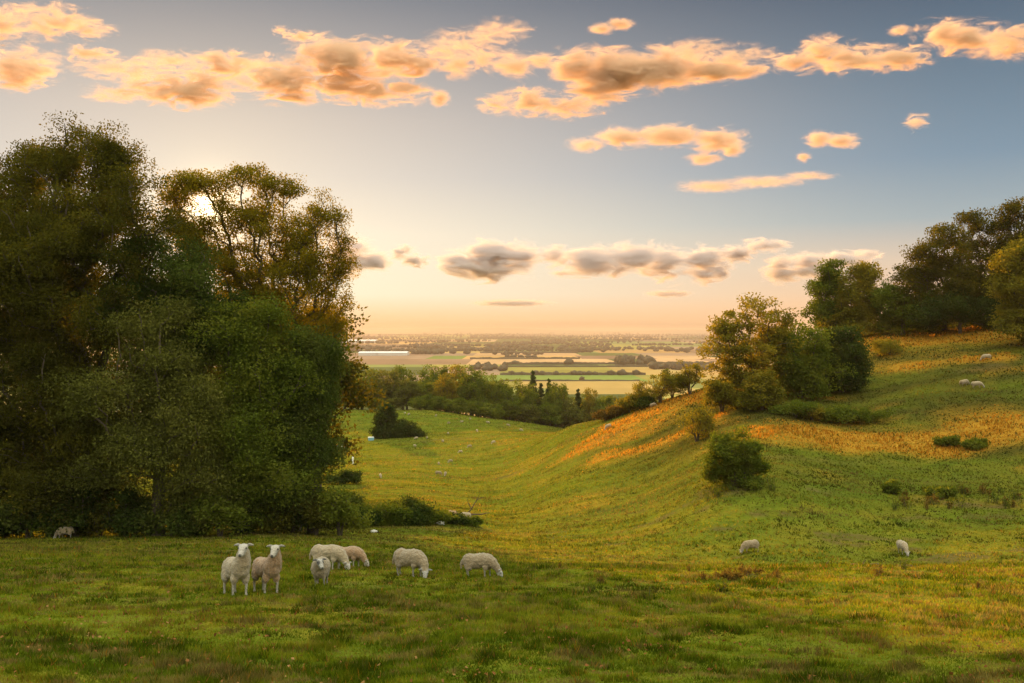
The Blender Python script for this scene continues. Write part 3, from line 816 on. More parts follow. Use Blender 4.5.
# shrubs along the foot of the wood and the bramble bank
def shrub(px, d, w, h, leafm, label, seed, name='shrub', group=None, per=90, leaf=0.2, n_cl=None, cat='shrub', cl=None):
    x, y, z = gnd(px, d)
    rng = np.random.default_rng(seed)
    L = [(0, 0, h * 0.55, w * 0.5, w * 0.42, h * 0.45)]
    for _ in range(3):
        a = rng.uniform(0, 6.28); L.append((math.cos(a) * w * 0.28, math.sin(a) * w * 0.22, h * rng.uniform(0.3, 0.7), w * 0.28, w * 0.25, h * 0.3))
    cl = cl or max(0.28, 0.2 * min(w, h * 1.5))
    ms = tree_meshes(seed, L, h * 0.22, 0.05 + 0.015 * h, n_cl or int(26 + 7 * w), cl, per, leaf, M[leafm], M['bark'], stems=3, bias=2.0, name=name)
    return plant(name, label, cat, (x, y, z - 0.05), ms, group)
rs = random.Random(3)
UND = 'undergrowth shrubs along the foot of the wood'
for i, px in enumerate(range(-20, 345, 24)):
    d = 57.2 + rs.uniform(-0.5, 1.0) + (2.5 if px > 220 else 0)
    shrub(px, d, rs.uniform(2.8, 4.2), rs.uniform(1.8, 3.6), rs.choice(['oak_leaf', 'thorn_leaf', 'green_leaf', 'dark_leaf']), 'low leafy undergrowth shrub at the foot of the dark wood', 100 + i, 'undergrowth_shrub', UND, 95, 0.2)
BR = 'bramble bushes along the sunken bank'
for i, (px, d, w, h) in enumerate(((300, 66.5, 4.0, 1.8), (335, 67, 3.8, 1.9), (352, 69, 3.2, 1.3), (365, 68.5, 3.6, 1.3), (380, 69.5, 3.0, 1.3), (396, 70, 3.6, 1.7), (412, 71, 3.6, 1.8), (428, 72, 3.4, 1.5), (443, 73.5, 2.4, 1.0), (455, 74.5, 2.2, .9), (467, 76, 2.4, .7), (374, 71, 3.4, 1.6), (404, 73, 3.6, 1.9))):
    shrub(px, d, w, h, 'green_leaf' if i % 3 else 'dark_leaf', 'dark bramble bush in the row along the sunken bank', 140 + i, 'bramble_bush', BR, 90, 0.16, cat='bush')
shrub(340, 84, 5, 2.2, 'thorn_leaf', 'low shrub poking out behind the wood corner', 160, 'shrub', None, 90, 0.2)
shrub(345, 118, 4.5, 1.6, 'dark_leaf', 'small dark shrub on the meadow beside the wood corner', 161, 'shrub', None, 80, 0.24)

# dead branch leaning out of the bank
def branch_thing():
    x, y, z = gnd(464, 84)
    def P(*a): return np.array([(px, py, pz) for px, py, pz in a], float)
    paths = [(P((0, 0, 0), (.6, .1, .55), (1.2, .2, 1.5), (1.5, .1, 2.3)), np.array([.08, .06, .045, .015]), 6), (P((.7, .1, .6), (.4, .1, 1.2), (.3, 0, 1.7)), np.array([.05, .03, .012]), 5),
             (P((1.2, .2, 1.5), (1.7, .3, 1.7), (2.0, .2, 1.65)), np.array([.035, .022, .01]), 5), (P((-.4, 0, .1), (.6, -.2, .2), (1.6, .1, .16), (2.4, .3, .3)), np.array([.10, .09, .06, .02]), 7)]
    V, Fq = tube(paths)
    o = link('fallen_branch', mesh_np('fallen_branch', V, Fq, [M['bark']], True)); o.location = (x, y, z)
    tag(o, 'bare dead branch sticking up at the end of the brambles', 'branch')
branch_thing()

# the hawthorn bush on the slope
near_tree('hawthorn_bush', 'round dark green hawthorn bush standing alone on the slope', 'bush', 735, 70,
    [(735, 445, 24, 22), (722, 462, 22, 20), (750, 462, 20, 20), (735, 474, 31, 14)], 'green_leaf', 41, None, 1.2, 0.16, 330, 0.42, 110, 0.17, stems=3, bias=2.2)

# the valley meadow bushes
near_tree('yew_bush', 'dark bell shaped bush on the valley meadow', 'bush', 386, 208, [(386, 412, 8, 8), (386, 424, 13, 13), (386, 432, 15, 7)], 'dark_leaf', 42, None, 1.2, 0.3, 120, 1.1, 110, 0.5, bias=2.6)
near_tree('thorn_bush', 'lower spreading bush beside the dark bell shaped bush', 'bush', 409, 207, [(407, 428, 12, 8), (416, 432, 9, 5), (400, 432, 10, 6)], 'dark_leaf', 43, None, 1.0, 0.2, 90, 1.0, 100, 0.45)

# trees on the spur and the hill
HT = 'trees on the hillside'
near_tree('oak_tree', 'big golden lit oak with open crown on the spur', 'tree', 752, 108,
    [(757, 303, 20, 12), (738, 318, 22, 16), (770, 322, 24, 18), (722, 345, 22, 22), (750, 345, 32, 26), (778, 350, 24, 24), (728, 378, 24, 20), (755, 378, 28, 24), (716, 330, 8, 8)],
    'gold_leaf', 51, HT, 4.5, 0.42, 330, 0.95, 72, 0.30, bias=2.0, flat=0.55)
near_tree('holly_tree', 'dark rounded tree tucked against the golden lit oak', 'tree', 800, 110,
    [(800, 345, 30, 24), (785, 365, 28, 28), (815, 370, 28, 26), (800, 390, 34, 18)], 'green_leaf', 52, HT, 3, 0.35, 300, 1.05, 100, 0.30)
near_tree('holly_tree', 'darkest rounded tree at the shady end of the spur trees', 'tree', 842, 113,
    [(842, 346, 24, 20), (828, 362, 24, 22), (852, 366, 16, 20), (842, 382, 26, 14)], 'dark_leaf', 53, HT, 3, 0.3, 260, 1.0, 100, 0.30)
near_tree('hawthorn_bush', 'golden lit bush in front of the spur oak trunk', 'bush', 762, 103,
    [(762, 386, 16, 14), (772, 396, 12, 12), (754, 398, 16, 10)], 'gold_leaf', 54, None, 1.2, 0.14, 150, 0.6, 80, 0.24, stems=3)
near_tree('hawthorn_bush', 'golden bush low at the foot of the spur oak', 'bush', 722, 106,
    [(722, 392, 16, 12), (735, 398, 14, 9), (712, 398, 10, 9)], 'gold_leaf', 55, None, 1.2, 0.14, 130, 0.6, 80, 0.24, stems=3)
near_tree('lime_tree', 'tall narrow tree alone against the sky on the hill shoulder', 'tree', 828, 142,
    [(834, 274, 13, 16), (826, 294, 20, 22), (818, 314, 18, 18), (836, 318, 22, 16)], 'green_leaf', 56, HT, 3.5, 0.4, 230, 1.0, 95, 0.34)
near_tree('oak_tree', 'rounder tree close beside the tall narrow one on the shoulder', 'tree', 858, 140,
    [(852, 282, 18, 16), (870, 276, 14, 14), (860, 300, 27, 20), (852, 320, 26, 14), (874, 316, 16, 14)], 'gold_leaf', 57, HT, 3.2, 0.42, 260, 1.0, 90, 0.34)
near_tree('hawthorn_tree', 'low dense tree between the shoulder trees and the hilltop', 'tree', 903, 137,
    [(894, 302, 22, 22), (916, 296, 22, 24), (905, 320, 30, 14)], 'green_leaf', 58, HT, 2.4, 0.3, 230, 1.0, 95, 0.32)
near_tree('oak_tree', 'dark oak with stepped crown on the hilltop', 'tree', 944, 136,
    [(948, 238, 22, 16), (930, 258, 26, 20), (960, 262, 26, 24), (918, 284, 26, 20), (950, 292, 34, 26), (940, 310, 34, 18)], 'oak_leaf', 59, HT, 3.5, 0.45, 420, 1.1, 110, 0.30)
near_tree('oak_tree', 'open crowned hilltop oak with sky showing through', 'tree', 984, 138,
    [(975, 222, 18, 12), (992, 232, 20, 16), (968, 246, 18, 16), (1000, 250, 22, 20), (985, 278, 34, 28), (985, 306, 34, 20)], 'oak_leaf', 60, HT, 4.0, 0.45, 380, 1.05, 95, 0.30)
near_tree('oak_tree', 'highest hilltop oak at the frame edge', 'tree', 1030, 138,
    [(1012, 216, 22, 15), (1038, 212, 28, 18), (1022, 240, 30, 24), (1050, 245, 34, 30), (1030, 280, 46, 38)], 'oak_leaf', 61, HT, 5, 0.5, 420, 1.15, 95, 0.32)
near_tree('hawthorn_tree', 'low dark thicket tree under the hilltop oaks', 'tree', 960, 132,
    [(955, 306, 26, 18), (985, 312, 24, 16), (930, 316, 22, 14), (1000, 318, 20, 12)], 'dark_leaf', 63, HT, 2.0, 0.25, 260, 1.0, 100, 0.28)
near_tree('beech_tree', 'golden brown beech hanging down the slope at the frame edge', 'tree', 1028, 119,
    [(1012, 258, 18, 18), (1035, 252, 26, 22), (1006, 285, 18, 20), (1030, 295, 34, 30), (1012, 318, 24, 20), (1040, 330, 36, 22)], 'gold_leaf', 62, HT, 3.5, 0.45, 380, 1.0, 100, 0.30, droop=0.5)
for i, (px, d, w, h, lm, lab) in enumerate(((796, 99, 5.5, 1.7, 'green_leaf', 'low green shrub at the foot of the dark spur trees'), (838, 98, 4.6, 1.9, 'green_leaf', 'middle low round shrub of three below the spur trees'), (868, 98.5, 5.2, 1.6, 'green_leaf', 'low wide shrub farthest along below the spur trees'),
        (812, 98, 2.4, 1.6, 'gold_leaf', 'small golden shrub among the low shrubs below the spur'), (947, 87.5, 2.0, 1.1, 'green_leaf', 'small dark shrub on the tawny band across the slope'), (975, 86.5, 2.6, .9, 'green_leaf', 'wider dark shrub on the tawny band across the slope'),
        (697, 97, 3.6, 3.6, 'gold_leaf', 'thin yellowish thorn shrub on the crest of the spur'), (893, 71.5, 1.4, 1.0, 'green_leaf', 'small weedy shrub on the grassy step of the slope'), (940, 71, 2.2, .8, 'green_leaf', 'low weed clump farther along the grassy step'),
        (785, 116, 5, 2.4, 'green_leaf', 'shrub half hidden behind the holly trees'), (890, 126, 5, 2.0, 'gold_leaf', 'golden shrub on the ridge below the shoulder trees'))):
    shrub(px, d, w, h, lm, lab, 170 + i, 'shrub', None, 80, 0.2)
for i, (px, d, w, h, lm, lab) in enumerate(((690, 128, 3.6, 5.2, 'gold_leaf', 'narrow golden tree rising from the crest near the spur oak'), (660, 131, 6.0, 4.6, 'gold_leaf', 'round golden bush on the crest of the spur'), (672, 133, 3.6, 4.2, 'willow_leaf', 'green bush close behind the round golden bush'),
        (640, 134, 4.2, 3.6, 'gold_leaf', 'smaller golden bush next along the crest'), (629, 135, 3.0, 2.2, 'gold_leaf', 'low yellowish bush on the crest of the spur'), (618, 136, 3.4, 1.8, 'brown_leaf', 'low russet bush near the end of the crest'), (605, 138, 3.2, 1.5, 'brown_leaf', 'lowest russet bush at the end of the crest'),
        (645, 131, 2.6, 1.6, 'dark_leaf', 'small dark bush below the golden crest bushes'))):
    shrub(px, d, w, h, lm, lab, 190 + i, 'crest_bush', None, 80, 0.22, n_cl=55, cat='bush', cl=0.6)

for i, (px, d) in enumerate(((432, 277), (446, 276), (459, 275), (470, 275.5), (481, 276), (492, 277), (420, 278))):
    shrub(px, d, 7.5, 4.2, 'green_leaf', 'low leafy shrub in the row skirting the valley wood', 230 + i, 'edge_shrub', 'shrubs skirting the valley wood', 70, 0.5, n_cl=60, cl=1.0)
# --- the valley wood: a few kinds, copied -------------------------------------
def proto(name, seed, H_, lobes, leafm, n_cl=110, cl=1.5, per=70, leaf=0.55, tr=0.4, billow=5):
    return tree_meshes(seed, lobes, H_ * 0.35, tr, n_cl, cl, per, leaf, M[leafm], M['bark'], name=name, billow=billow)
LOBA = [(0, 0, 10, 5, 5, 5), (-2.5, 1, 7, 4, 4, 4.5), (2.6, -1, 7.5, 4, 4, 4.5), (0, 0, 5, 5, 5, 4)]
LOBB = [(0, 0, 12, 3.6, 3.6, 4), (1.5, 0, 9, 4.5, 4.5, 4), (-2, 0, 6.5, 4, 4, 4.5), (1, -1, 4.5, 5, 4.5, 3.6)]
PRO = {'a': proto('valley_tree', 201, 15, LOBA, 'willow_leaf'), 'b': proto('valley_tree', 202, 16, LOBB, 'green_leaf'), 'g': proto('valley_tree', 203, 15, LOBB, 'gold_leaf'), 'w': proto('valley_tree', 204, 15, LOBA, 'willow_leaf'), 'd': proto('valley_tree', 205, 15, LOBA, 'green_leaf', billow=3)}
def conifer(seed):
    rng = np.random.default_rng(seed); C = []; Hh = 16
    paths = [(np.array([(0, 0, -.3), (0, 0, 8), (0, 0, 16)], float), np.array([.28, .16, .03]), 7)]
    for z in np.arange(1.6, 15.5, 0.6):
        rr = ((Hh - z) / Hh) * 4.2 * rng.uniform(0.55, 1.2) + 0.05
        for a in np.linspace(0, 6.28, 8)[:-1] + rng.uniform(0, 1):
            q = rr * rng.uniform(0.7, 1.1)
            z += rng.uniform(-.3, .3); e = np.array((math.cos(a) * q, math.sin(a) * q, z - 0.22 * q))
            paths.append((np.array([(0, 0, z), e * [.5, .5, 1] + [0, 0, .1], e]), np.array([.05, .035, .012]), 4))
            for f in (0.35, 0.65, 0.95): C.append((e[0] * f, e[1] * f, z - 0.22 * q * f))
    C = np.array(C); V, Fq = tube(paths)
    lv, lf = leaves(rng, C, 0.16 + 0.42 * (Hh - C[:, 2]) / Hh, 20, 0.36, 0.9, 0.6, 0.5)
    return mesh_np('spruce_trunk', V, Fq, [M['bark']], True), mesh_np('spruce_crown', lv, lf, [M['needle']])
PRO['c'] = conifer(206); PRO['c2'] = conifer(207)
HGT = {'a': 15.3, 'b': 16.3, 'g': 16.3, 'w': 15.3, 'd': 15.3, 'c': 16, 'c2': 16}
WID = {'a': 13.5, 'b': 12, 'g': 12, 'w': 13.5, 'd': 13.5, 'c': 7.5, 'c2': 7.5}
ZL = {'a': 'green rounded tree in the valley wood', 'b': 'tall dark oak in the valley wood', 'g': 'golden tinted tree standing out in the valley wood', 'w': 'pale green tree in the valley wood', 'd': 'dark low tree filling the valley wood', 'c': 'dark pointed spruce in the valley wood', 'c2': 'dark pointed spruce in the valley wood'}
rv = random.Random(12)
def valley(px, d, top_py, wpx, k, lab=None):
    x, y, z = gnd(px, d); zt = -(top_py - HY) / F * d
    h = max(4.0, zt - z); w = wpx * d / F
    r = plant('spruce_tree' if k[0] == 'c' else 'valley_tree', lab or ZL[k], 'tree', (x, y, z - 0.2), PRO[k], 'trees of the valley wood', rv.uniform(0, 6.28), (w / WID[k], w / WID[k], h / HGT[k]))
for px, d, t, w, k, lab in ((345, 286, 376, 36, 'a', None), (362, 288, 368, 40, 'b', None), (386, 287, 366, 40, 'w', None), (407, 284, 374, 36, 'a', None), (425, 286, 380, 30, 'd', None), (447, 284, 371, 30, 'g', 'golden pointed tree at the middle of the valley wood edge'), (472, 286, 364, 42, 'b', 'broadest dark oak at the corner of the valley wood'),
        (490, 288, 378, 32, 'd', None), (432, 281, 394, 26, 'a', None), (350, 281, 394, 30, 'd', None), (375, 280, 396, 28, 'd', None), (395, 281, 394, 28, 'a', None), (455, 281, 396, 30, 'd', None), (478, 282, 394, 28, 'd', None),
        (438, 279, 400, 26, 'd', None), (466, 279, 399, 28, 'd', None), (452, 278, 403, 26, 'a', None), (420, 279, 402, 24, 'd', None), (492, 281, 402, 26, 'd', None), (352, 312, 363, 40, 'b', None), (378, 314, 361, 40, 'a', None), (403, 310, 362, 40, 'd', None), (428, 312, 364, 40, 'b', None), (440, 318, 362, 34, 'd', None), (455, 312, 362, 38, 'g', 'golden topped tree behind the valley wood edge'), (484, 310, 370, 34, 'b', None), (330, 300, 368, 44, 'b', None), (310, 290, 372, 44, 'a', None),
        (506, 300, 384, 30, 'c', None), (519, 304, 384, 28, 'c2', None), (533, 303, 371, 30, 'c', 'tallest pointed spruce of the valley wood'), (541, 305, 382, 28, 'c2', None), (549, 302, 379, 28, 'c', None), (565, 304, 385, 28, 'c2', None), (578, 304, 389, 28, 'c', None),
        (525, 296, 378, 30, 'b', None), (556, 297, 379, 30, 'd', None), (500, 294, 373, 32, 'b', None), (510, 287, 388, 24, 'b', None), (528, 290, 386, 22, 'd', None), (552, 290, 385, 24, 'b', None), (570, 292, 390, 24, 'a', None), (510, 284, 398, 30, 'd', None), (530, 284, 400, 30, 'a', None), (550, 286, 400, 32, 'd', None), (570, 288, 402, 30, 'a', None), (590, 300, 386, 26, 'g', 'golden green tree beyond the end of the crest'), (605, 296, 392, 30, 'd', None), (598, 290, 402, 30, 'a', None), (614, 310, 388, 28, 'a', None), (628, 305, 394, 26, 'g', None), (640, 300, 398, 28, 'd', None), (580, 310, 392, 26, 'b', None),
        (655, 320, 392, 30, 'a', None), (600, 330, 394, 34, 'd', None), (560, 330, 388, 36, 'd', None), (530, 330, 386, 36, 'd', None), (500, 335, 384, 36, 'b', None), (620, 285, 404, 26, 'd', None)):
    valley(px, d, t, w, k, lab)

# -------------------------------------------------------------- grass --------
def build_grass():
    rng = np.random.default_rng(4)
    N = 1150000
    r = np.exp(rng.uniform(np.log(7.5), np.log(300), N)); th = np.radians(rng.uniform(-38, 38, N))
    # a few more close to the camera
    x = r * np.sin(th); y = r * np.cos(th)
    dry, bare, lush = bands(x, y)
    tus = sstep(0.5, 0.70, fbm(x * 0.9, y * 0.9, 81, 4))
    keep = rng.uniform(size=N) > bare * 0.8
    x, y, r, dry, lush, tus = (a[keep] for a in (x, y, r, dry, lush, tus)); N = len(x)
    z = H(x, y) - 0.01
    h = (0.030 + 0.020 * tus + 0.045 * sstep(.56, .68, fbm(x * 3.1, y * 3.1, 117, 3)) * (1 - sstep(60, 120, r)) + 0.025 * lush) * rng.uniform(0.5, 1.5, N) * (0.85 + np.minimum(r, 130) / 75.0)
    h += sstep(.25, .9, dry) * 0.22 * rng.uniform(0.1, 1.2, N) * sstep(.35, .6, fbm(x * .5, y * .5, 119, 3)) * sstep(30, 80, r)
    tall = rng.uniform(size=N) < 0.002 * (1 - sstep(14, 25, r))
    h[tall] *= rng.uniform(1.6, 2.8, tall.sum())
    w = np.maximum(0.0075, 0.00075 * r) * rng.uniform(0.7, 1.3, N) * np.where(tall, 0.6, 1)
    a = rng.uniform(0, 2 * PI, N); la = rng.uniform(0, 2 * PI, N); ln = rng.uniform(0.1, 0.9, N) * h
    B = np.stack([x, y, z], 1); W = np.stack([np.cos(a) * w, np.sin(a) * w, np.zeros(N)], 1)
    T = B + np.stack([np.cos(la) * ln, np.sin(la) * ln, h], 1)
    V = np.stack([B - W, B + W, T], 1).reshape(-1, 3)
    Fq = np.arange(3 * N).reshape(-1, 3)
    me = mesh_np('grass', V, Fq)
    # colour of each blade
    n = fbm(x * 0.4, y * 0.7, 91, 3); u = rng.uniform(size=N)
    g0 = np.array([.050, .075, .004]); g1 = np.array([.125, .165, .008]); g2 = np.array([.235, .23, .018]); st = np.array([.34, .24, .08]); rd = np.array([.20, .085, .03])
    fd = 1 - 0.55 * sstep(50, 130, r)
    t = np.clip(fd * (0.5 * u + 1.5 * (n - 0.5) + 1.3 * (fbm(x * 3.7, y * 3.7, 97, 2) - 0.5) - 0.24) + 0.5 - 0.10 * tus, 0, 1)[:, None]
    c = np.where(t < .5, g0 + (g1 - g0) * t * 2, g1 + (g2 - g1) * (t - .5) * 2)
    th_ = sstep(.50, .66, 0.45 * fbm(x * 1.3, y * 1.5, 111, 4) + 0.55 * fbm(x * 5.0, y * 5.0, 113, 2))     # patches of dead thatch and trodden sward
    far_ = sstep(.50, .68, fbm(x * .10, y * .28, 115, 4)) * sstep(25, 60, r)
    thc = np.array([.26, .18, .065]) * rng.uniform(.6, 1.25, (N, 1))
    c = c + (thc - c) * np.clip(0.7 * th_ * (1 - 0.6 * sstep(30, 80, r)) + 0.32 * far_ + 0.12 * sstep(45, 80, r), 0, .8)[:, None]
    c = c + (np.array([.050, .050, .010]) * rng.uniform(.6, 1.5, (N, 1)) - c) * np.clip(rough(x, y), 0, .92)[:, None]  # hillside blades darkened, tree shade painted in with the rough growth
    fr = sstep(38, 65, r)
    c = c * (1 - 0.42 * fr * sstep(.53, .68, fbm(x * .42, y * .95, 141, 4)))[:, None]                     # rushes and ranker clumps
    tr_ = np.abs(fbm(x * .030, y * .34, 143, 3) - .5); trk = fr * (1 - sstep(.008, .028, tr_)) * sstep(-6, 14, x) + .5 * fr * (1 - sstep(.006, .02, tr_)) * (1 - sstep(-6, 14, x))
    c = c + (thc * .8 - c) * np.clip(.62 * trk, 0, .7)[:, None]                                           # sheep walks along the slope
    tuf = sstep(.58, .70, fbm(x * 3.1, y * 3.1, 117, 3)) * (1 - sstep(60, 120, r))
    c = c * (1 - 0.38 * tuf)[:, None]
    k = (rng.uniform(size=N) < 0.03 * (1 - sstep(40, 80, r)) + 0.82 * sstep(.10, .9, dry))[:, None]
    st = st * np.array([1.35, .88, 0.30]) * (0.62 + 0.38 * sstep(60, 100, r))[:, None]  # band blades more orange and brighter, sunlight painted into the straw
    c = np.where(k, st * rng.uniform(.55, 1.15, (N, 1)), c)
    k = (rng.uniform(size=N) < (0.012 + 0.10 * sstep(.6, .75, n)) * (1 - sstep(30, 60, r)))[:, None]
    c = np.where(k, rd * rng.uniform(.6, 1.2, (N, 1)), c)
    col_attr(me, 'blade', np.repeat(c, 3, 0))
    tt = NT('grass_blade'); ca = tt.attr('blade')
    d = tt.n('BsdfDiffuse'); tt.l(ca, d.inputs[0]); tr = tt.n('BsdfTranslucent'); tt.l(tt.mix(1.0, ca, (1.25, 1.15, 0.7), 'MULTIPLY'), tr.inputs[0])
    m = tt.n('MixShader'); m.inputs[0].default_value = 0.45; tt.l(d.outputs[0], m.inputs[1]); tt.l(tr.outputs[0], m.inputs[2]); tt.surf(m.outputs[0])
    me.materials.append(tt.m)
    tag(link('grass', me), 'short grazed grass with tussocks over the pasture', 'grass', None, 'stuff')
build_grass()

def build_leaf_litter():
    rng = np.random.default_rng(14); N = 6500
    r = np.exp(rng.uniform(np.log(8), np.log(45), N)); th = np.radians(rng.uniform(-38, 38, N)); x = r * np.sin(th); y = r * np.cos(th)
    k = rng.uniform(size=N) < 0.15 + sstep(.45, .65, fbm(x * .5, y * .5, 95, 3)); x, y = x[k], y[k]; N = len(x)
    P = np.stack([x, y, H(x, y) + 0.05], 1)
    a = rng.normal(size=(N, 3)); a[:, 2] *= .45; a /= np.linalg.norm(a, axis=1, keepdims=True)
    b = np.cross(a, rng.normal(size=(N, 3)) * .35 + np.array([0, 0, 1.])); b /= np.linalg.norm(b, axis=1, keepdims=True)
    s = rng.uniform(.010, .032, (N, 1))
    V = np.stack([P - a * s, P + b * s * .7, P + a * s, P - b * s * .7 + [0, 0, .012]], 1).reshape(-1, 3)
    me = mesh_np('fallen_leaves', V, np.arange(4 * N).reshape(-1, 4), [leaf_mat('dead_leaf', (.07, .025, .010), (.20, .085, .028), (.34, .20, .08), .15)])
    tag(link('fallen_leaves', me), 'rust coloured fallen leaves scattered in the pasture grass', 'leaves', None, 'stuff')
build_leaf_litter()

# tall weeds: dock and thistle stalks standing in the sward
def weed_mesh(seed, h, n, spread, leafm):
    rng = np.random.default_rng(seed); paths = []; C = []
    for _ in range(n):
        a = rng.uniform(0, 6.28); b = rng.uniform(0, spread); hh = h * rng.uniform(.6, 1.1)
        p0 = np.array((math.cos(a) * b, math.sin(a) * b, 0)); p1 = p0 + [rng.normal() * .08, rng.normal() * .08, hh * .6]; p2 = p1 + [rng.normal() * .08, rng.normal() * .08, hh * .4]
        paths.append((np.array([p0 - [0, 0, .05], p1, p2]), np.array([.012, .009, .005]), 4))
        for f in np.linspace(.3, 1, 6): C.append(p0 + (p2 - p0) * f)
    V, Fq = tube(paths); C = np.array(C)
    lv, lf = leaves(rng, C, np.full(len(C), .09), 5, .11, 1.0, -.3, .45)
    V2 = np.concatenate([V, lv]); F2 = np.concatenate([Fq, lf + len(V)])
    return mesh_np('weed', V2, F2, [M['bark'], M[leafm]], False, np.concatenate([np.zeros(len(Fq), int), np.ones(len(lf), int)]))
WM = [weed_mesh(1, .55, 3, .1, 'brown_leaf'), weed_mesh(2, .5, 5, .22, 'green_leaf'), weed_mesh(3, .4, 6, .3, 'brown_leaf'), weed_mesh(4, .62, 2, .08, 'green_leaf')]
rw = random.Random(8)
def weed(px, d, i, s, label, group='weeds standing in the pasture'):
    o = link('weed_clump', WM[i]); o.location = gnd(px, d); o.rotation_euler = (0, 0, rw.uniform(0, 6)); o.scale = (s,) * 3; tag(o, label, 'weed', group)
for px, d, i in ((690, 23.5, 0), (812, 30, 3), (978, 19, 0), (905, 24, 1), (880, 22, 2), (720, 18, 1), (560, 25, 0), (600, 20, 2), (1000, 26, 1), (950, 33, 0), (505, 24, 1), (648, 17, 3), (590, 18, 1)):
    weed(px, d, i, rw.uniform(.35, .6), 'dark upright weed stalk in the open pasture near the grazing sheep', 'lone weeds in the pasture')
for i in range(34):
    weed(rw.uniform(885, 1030), rw.uniform(67, 72.5), rw.choice((0, 1, 2, 3)), rw.uniform(.9, 1.7), 'weed clump on the grassy step of the hillside', 'weeds along the grassy step')
for i in range(26):
    weed(rw.uniform(695, 785), rw.uniform(20.6, 22.6), rw.choice((0, 2)), rw.uniform(.22, .5), 'reddish withered dock in the dead patch of pasture', 'withered docks in the dead patch')
for i in range(20):
    weed(rw.uniform(690, 775), rw.uniform(68.3, 69.8), rw.choice((1, 3)), rw.uniform(.8, 1.4), 'tall grass weed around the foot of the lone hawthorn', 'weeds around the lone hawthorn')

# stones
def rock_mesh(seed):
    V, Fc = blob(seed, 2); V = V.copy(); V[:, 2] *= .6; return mesh_np('stone', V, Fc, [M['stone']], False)
M['stone'] = principled('stone', (.48, .46, .42), .9, 6, .3)
RM = [rock_mesh(301), rock_mesh(302)]
def stone(px, d, s, label, group=None):
    o = link('stone', RM[int(px) % 2]); x, y, z = gnd(px, d); o.location = (x, y, z - .08 * s); o.scale = (s * 1.3, s, s); o.rotation_euler = (0, 0, px); tag(o, label, 'stone', group)
stone(374, 63.5, .42, 'small white stone on the grass before the brambles')
stone(747, 44, .32, 'pale stone on the grass below the sheep grazing alone')
stone(738, 45, .24, 'smaller pale stone beside the sheep grazing alone')
stone(440, 72.4, .6, 'grey stone among the brambles of the bank')
for px, d, s in ((336, 186, 1.2), (339, 187, 1.6), (343, 186, 1.3), (347, 187.5, .9), (333, 188, 1.3)):
    stone(px, d, s, 'pale stone of the heap in the meadow beyond the wood corner', 'pale stones beyond the wood corner')

# low ridges of dug earth / rotting wood in the pasture
def log(px0, px1, d, r, label, seed):
    x0, y0, _ = gnd(px0, d); x1, y1, _ = gnd(px1, d); rng = np.random.default_rng(seed); n = 14
    t = np.linspace(0, 1, n); X = x0 + (x1 - x0) * t; Y = y0 + .25 * np.sin(t * 7 + seed) ; R = r * (0.5 + rng.uniform(.2, .8, n)); R[0] *= .3; R[-1] *= .3
    P = np.stack([X - x0, Y - y0, H(X, Y) - Hs(x0, y0) + R * .35], 1)
    V, Fq = tube([(P, R, 9), (np.array([P[6], P[6] + [.05, .02, .10], P[6] + [.14, .05, .19]]), np.array([.02, .014, .006]), 5)])
    o = link('fallen_log', mesh_np('fallen_log', V, Fq, [M['rot']], True)); o.location = (x0, y0, Hs(x0, y0)); tag(o, label, 'log')
M['rot'] = principled('rotten_wood', (.075, .05, .034), .95, 5, .5)
log(806, 843, 28.6, .045, 'thin dark rotting log lying in the open pasture', 2)
log(846, 880, 27.2, .075, 'thicker dark rotting log end to end with the thin one', 3)
log(897, 909, 26.8, .035, 'short dark log lying below the white sheep', 4)

# blue trough by the bell shaped bush, post in the meadow
def trough():
    x, y, z = gnd(371, 203); r = empty('water_trough', (x, y, z), .3, .7); tag(r, 'small pale blue water trough beside the dark bell shaped bush', 'trough')
    a, b, h, t = .95, .6, 1.0, .06
    def ring(a, b, z): return [(-a, -b, z), (a, -b, z), (a, b, z), (-a, b, z)]
    V = ring(a * .9, b * .9, 0) + ring(a, b, h) + ring(a - t, b - t, h) + ring(a * .9 - t, b * .9 - t, .2)
    Fq = [(3, 2, 1, 0)]
    for k in (0, 4, 8): Fq += [(k + i, k + (i + 1) % 4, k + 4 + (i + 1) % 4, k + 4 + i) for i in range(4)]
    Fq.append((12, 13, 14, 15))
    me = bpy.data.meshes.new('trough_body'); me.from_pydata(V, [], Fq); me.materials.append(principled('trough_blue', (.20, .36, .45), .5)); link('tank', me, r)
    V = ring(a * .95, b * .95, h + .02) + ring(a * .9, b * .9, h + .16)
    me = bpy.data.meshes.new('trough_lid'); me.from_pydata(V, [], [(3, 2, 1, 0), (4, 5, 6, 7)] + [(i, (i + 1) % 4, 4 + (i + 1) % 4, 4 + i) for i in range(4)]); me.materials.append(principled('trough_pale', (.6, .68, .7), .5)); link('lid', me, r)
trough()
def post():
    x, y, z = gnd(352.8, 150); V, Fq = tube([(np.array([(0, 0, -.2), (0, 0, .9), (0.02, 0, 1.25), (.02, 0, 1.28)], float), np.array([.16, .15, .14, .02]), 8)])
    o = link('marker_post', mesh_np('marker_post', V, Fq, [principled('white_post', (.7, .7, .66), .8)], True)); o.location = (x, y, z); tag(o, 'short white post standing in the meadow near the wood corner', 'post')
post()

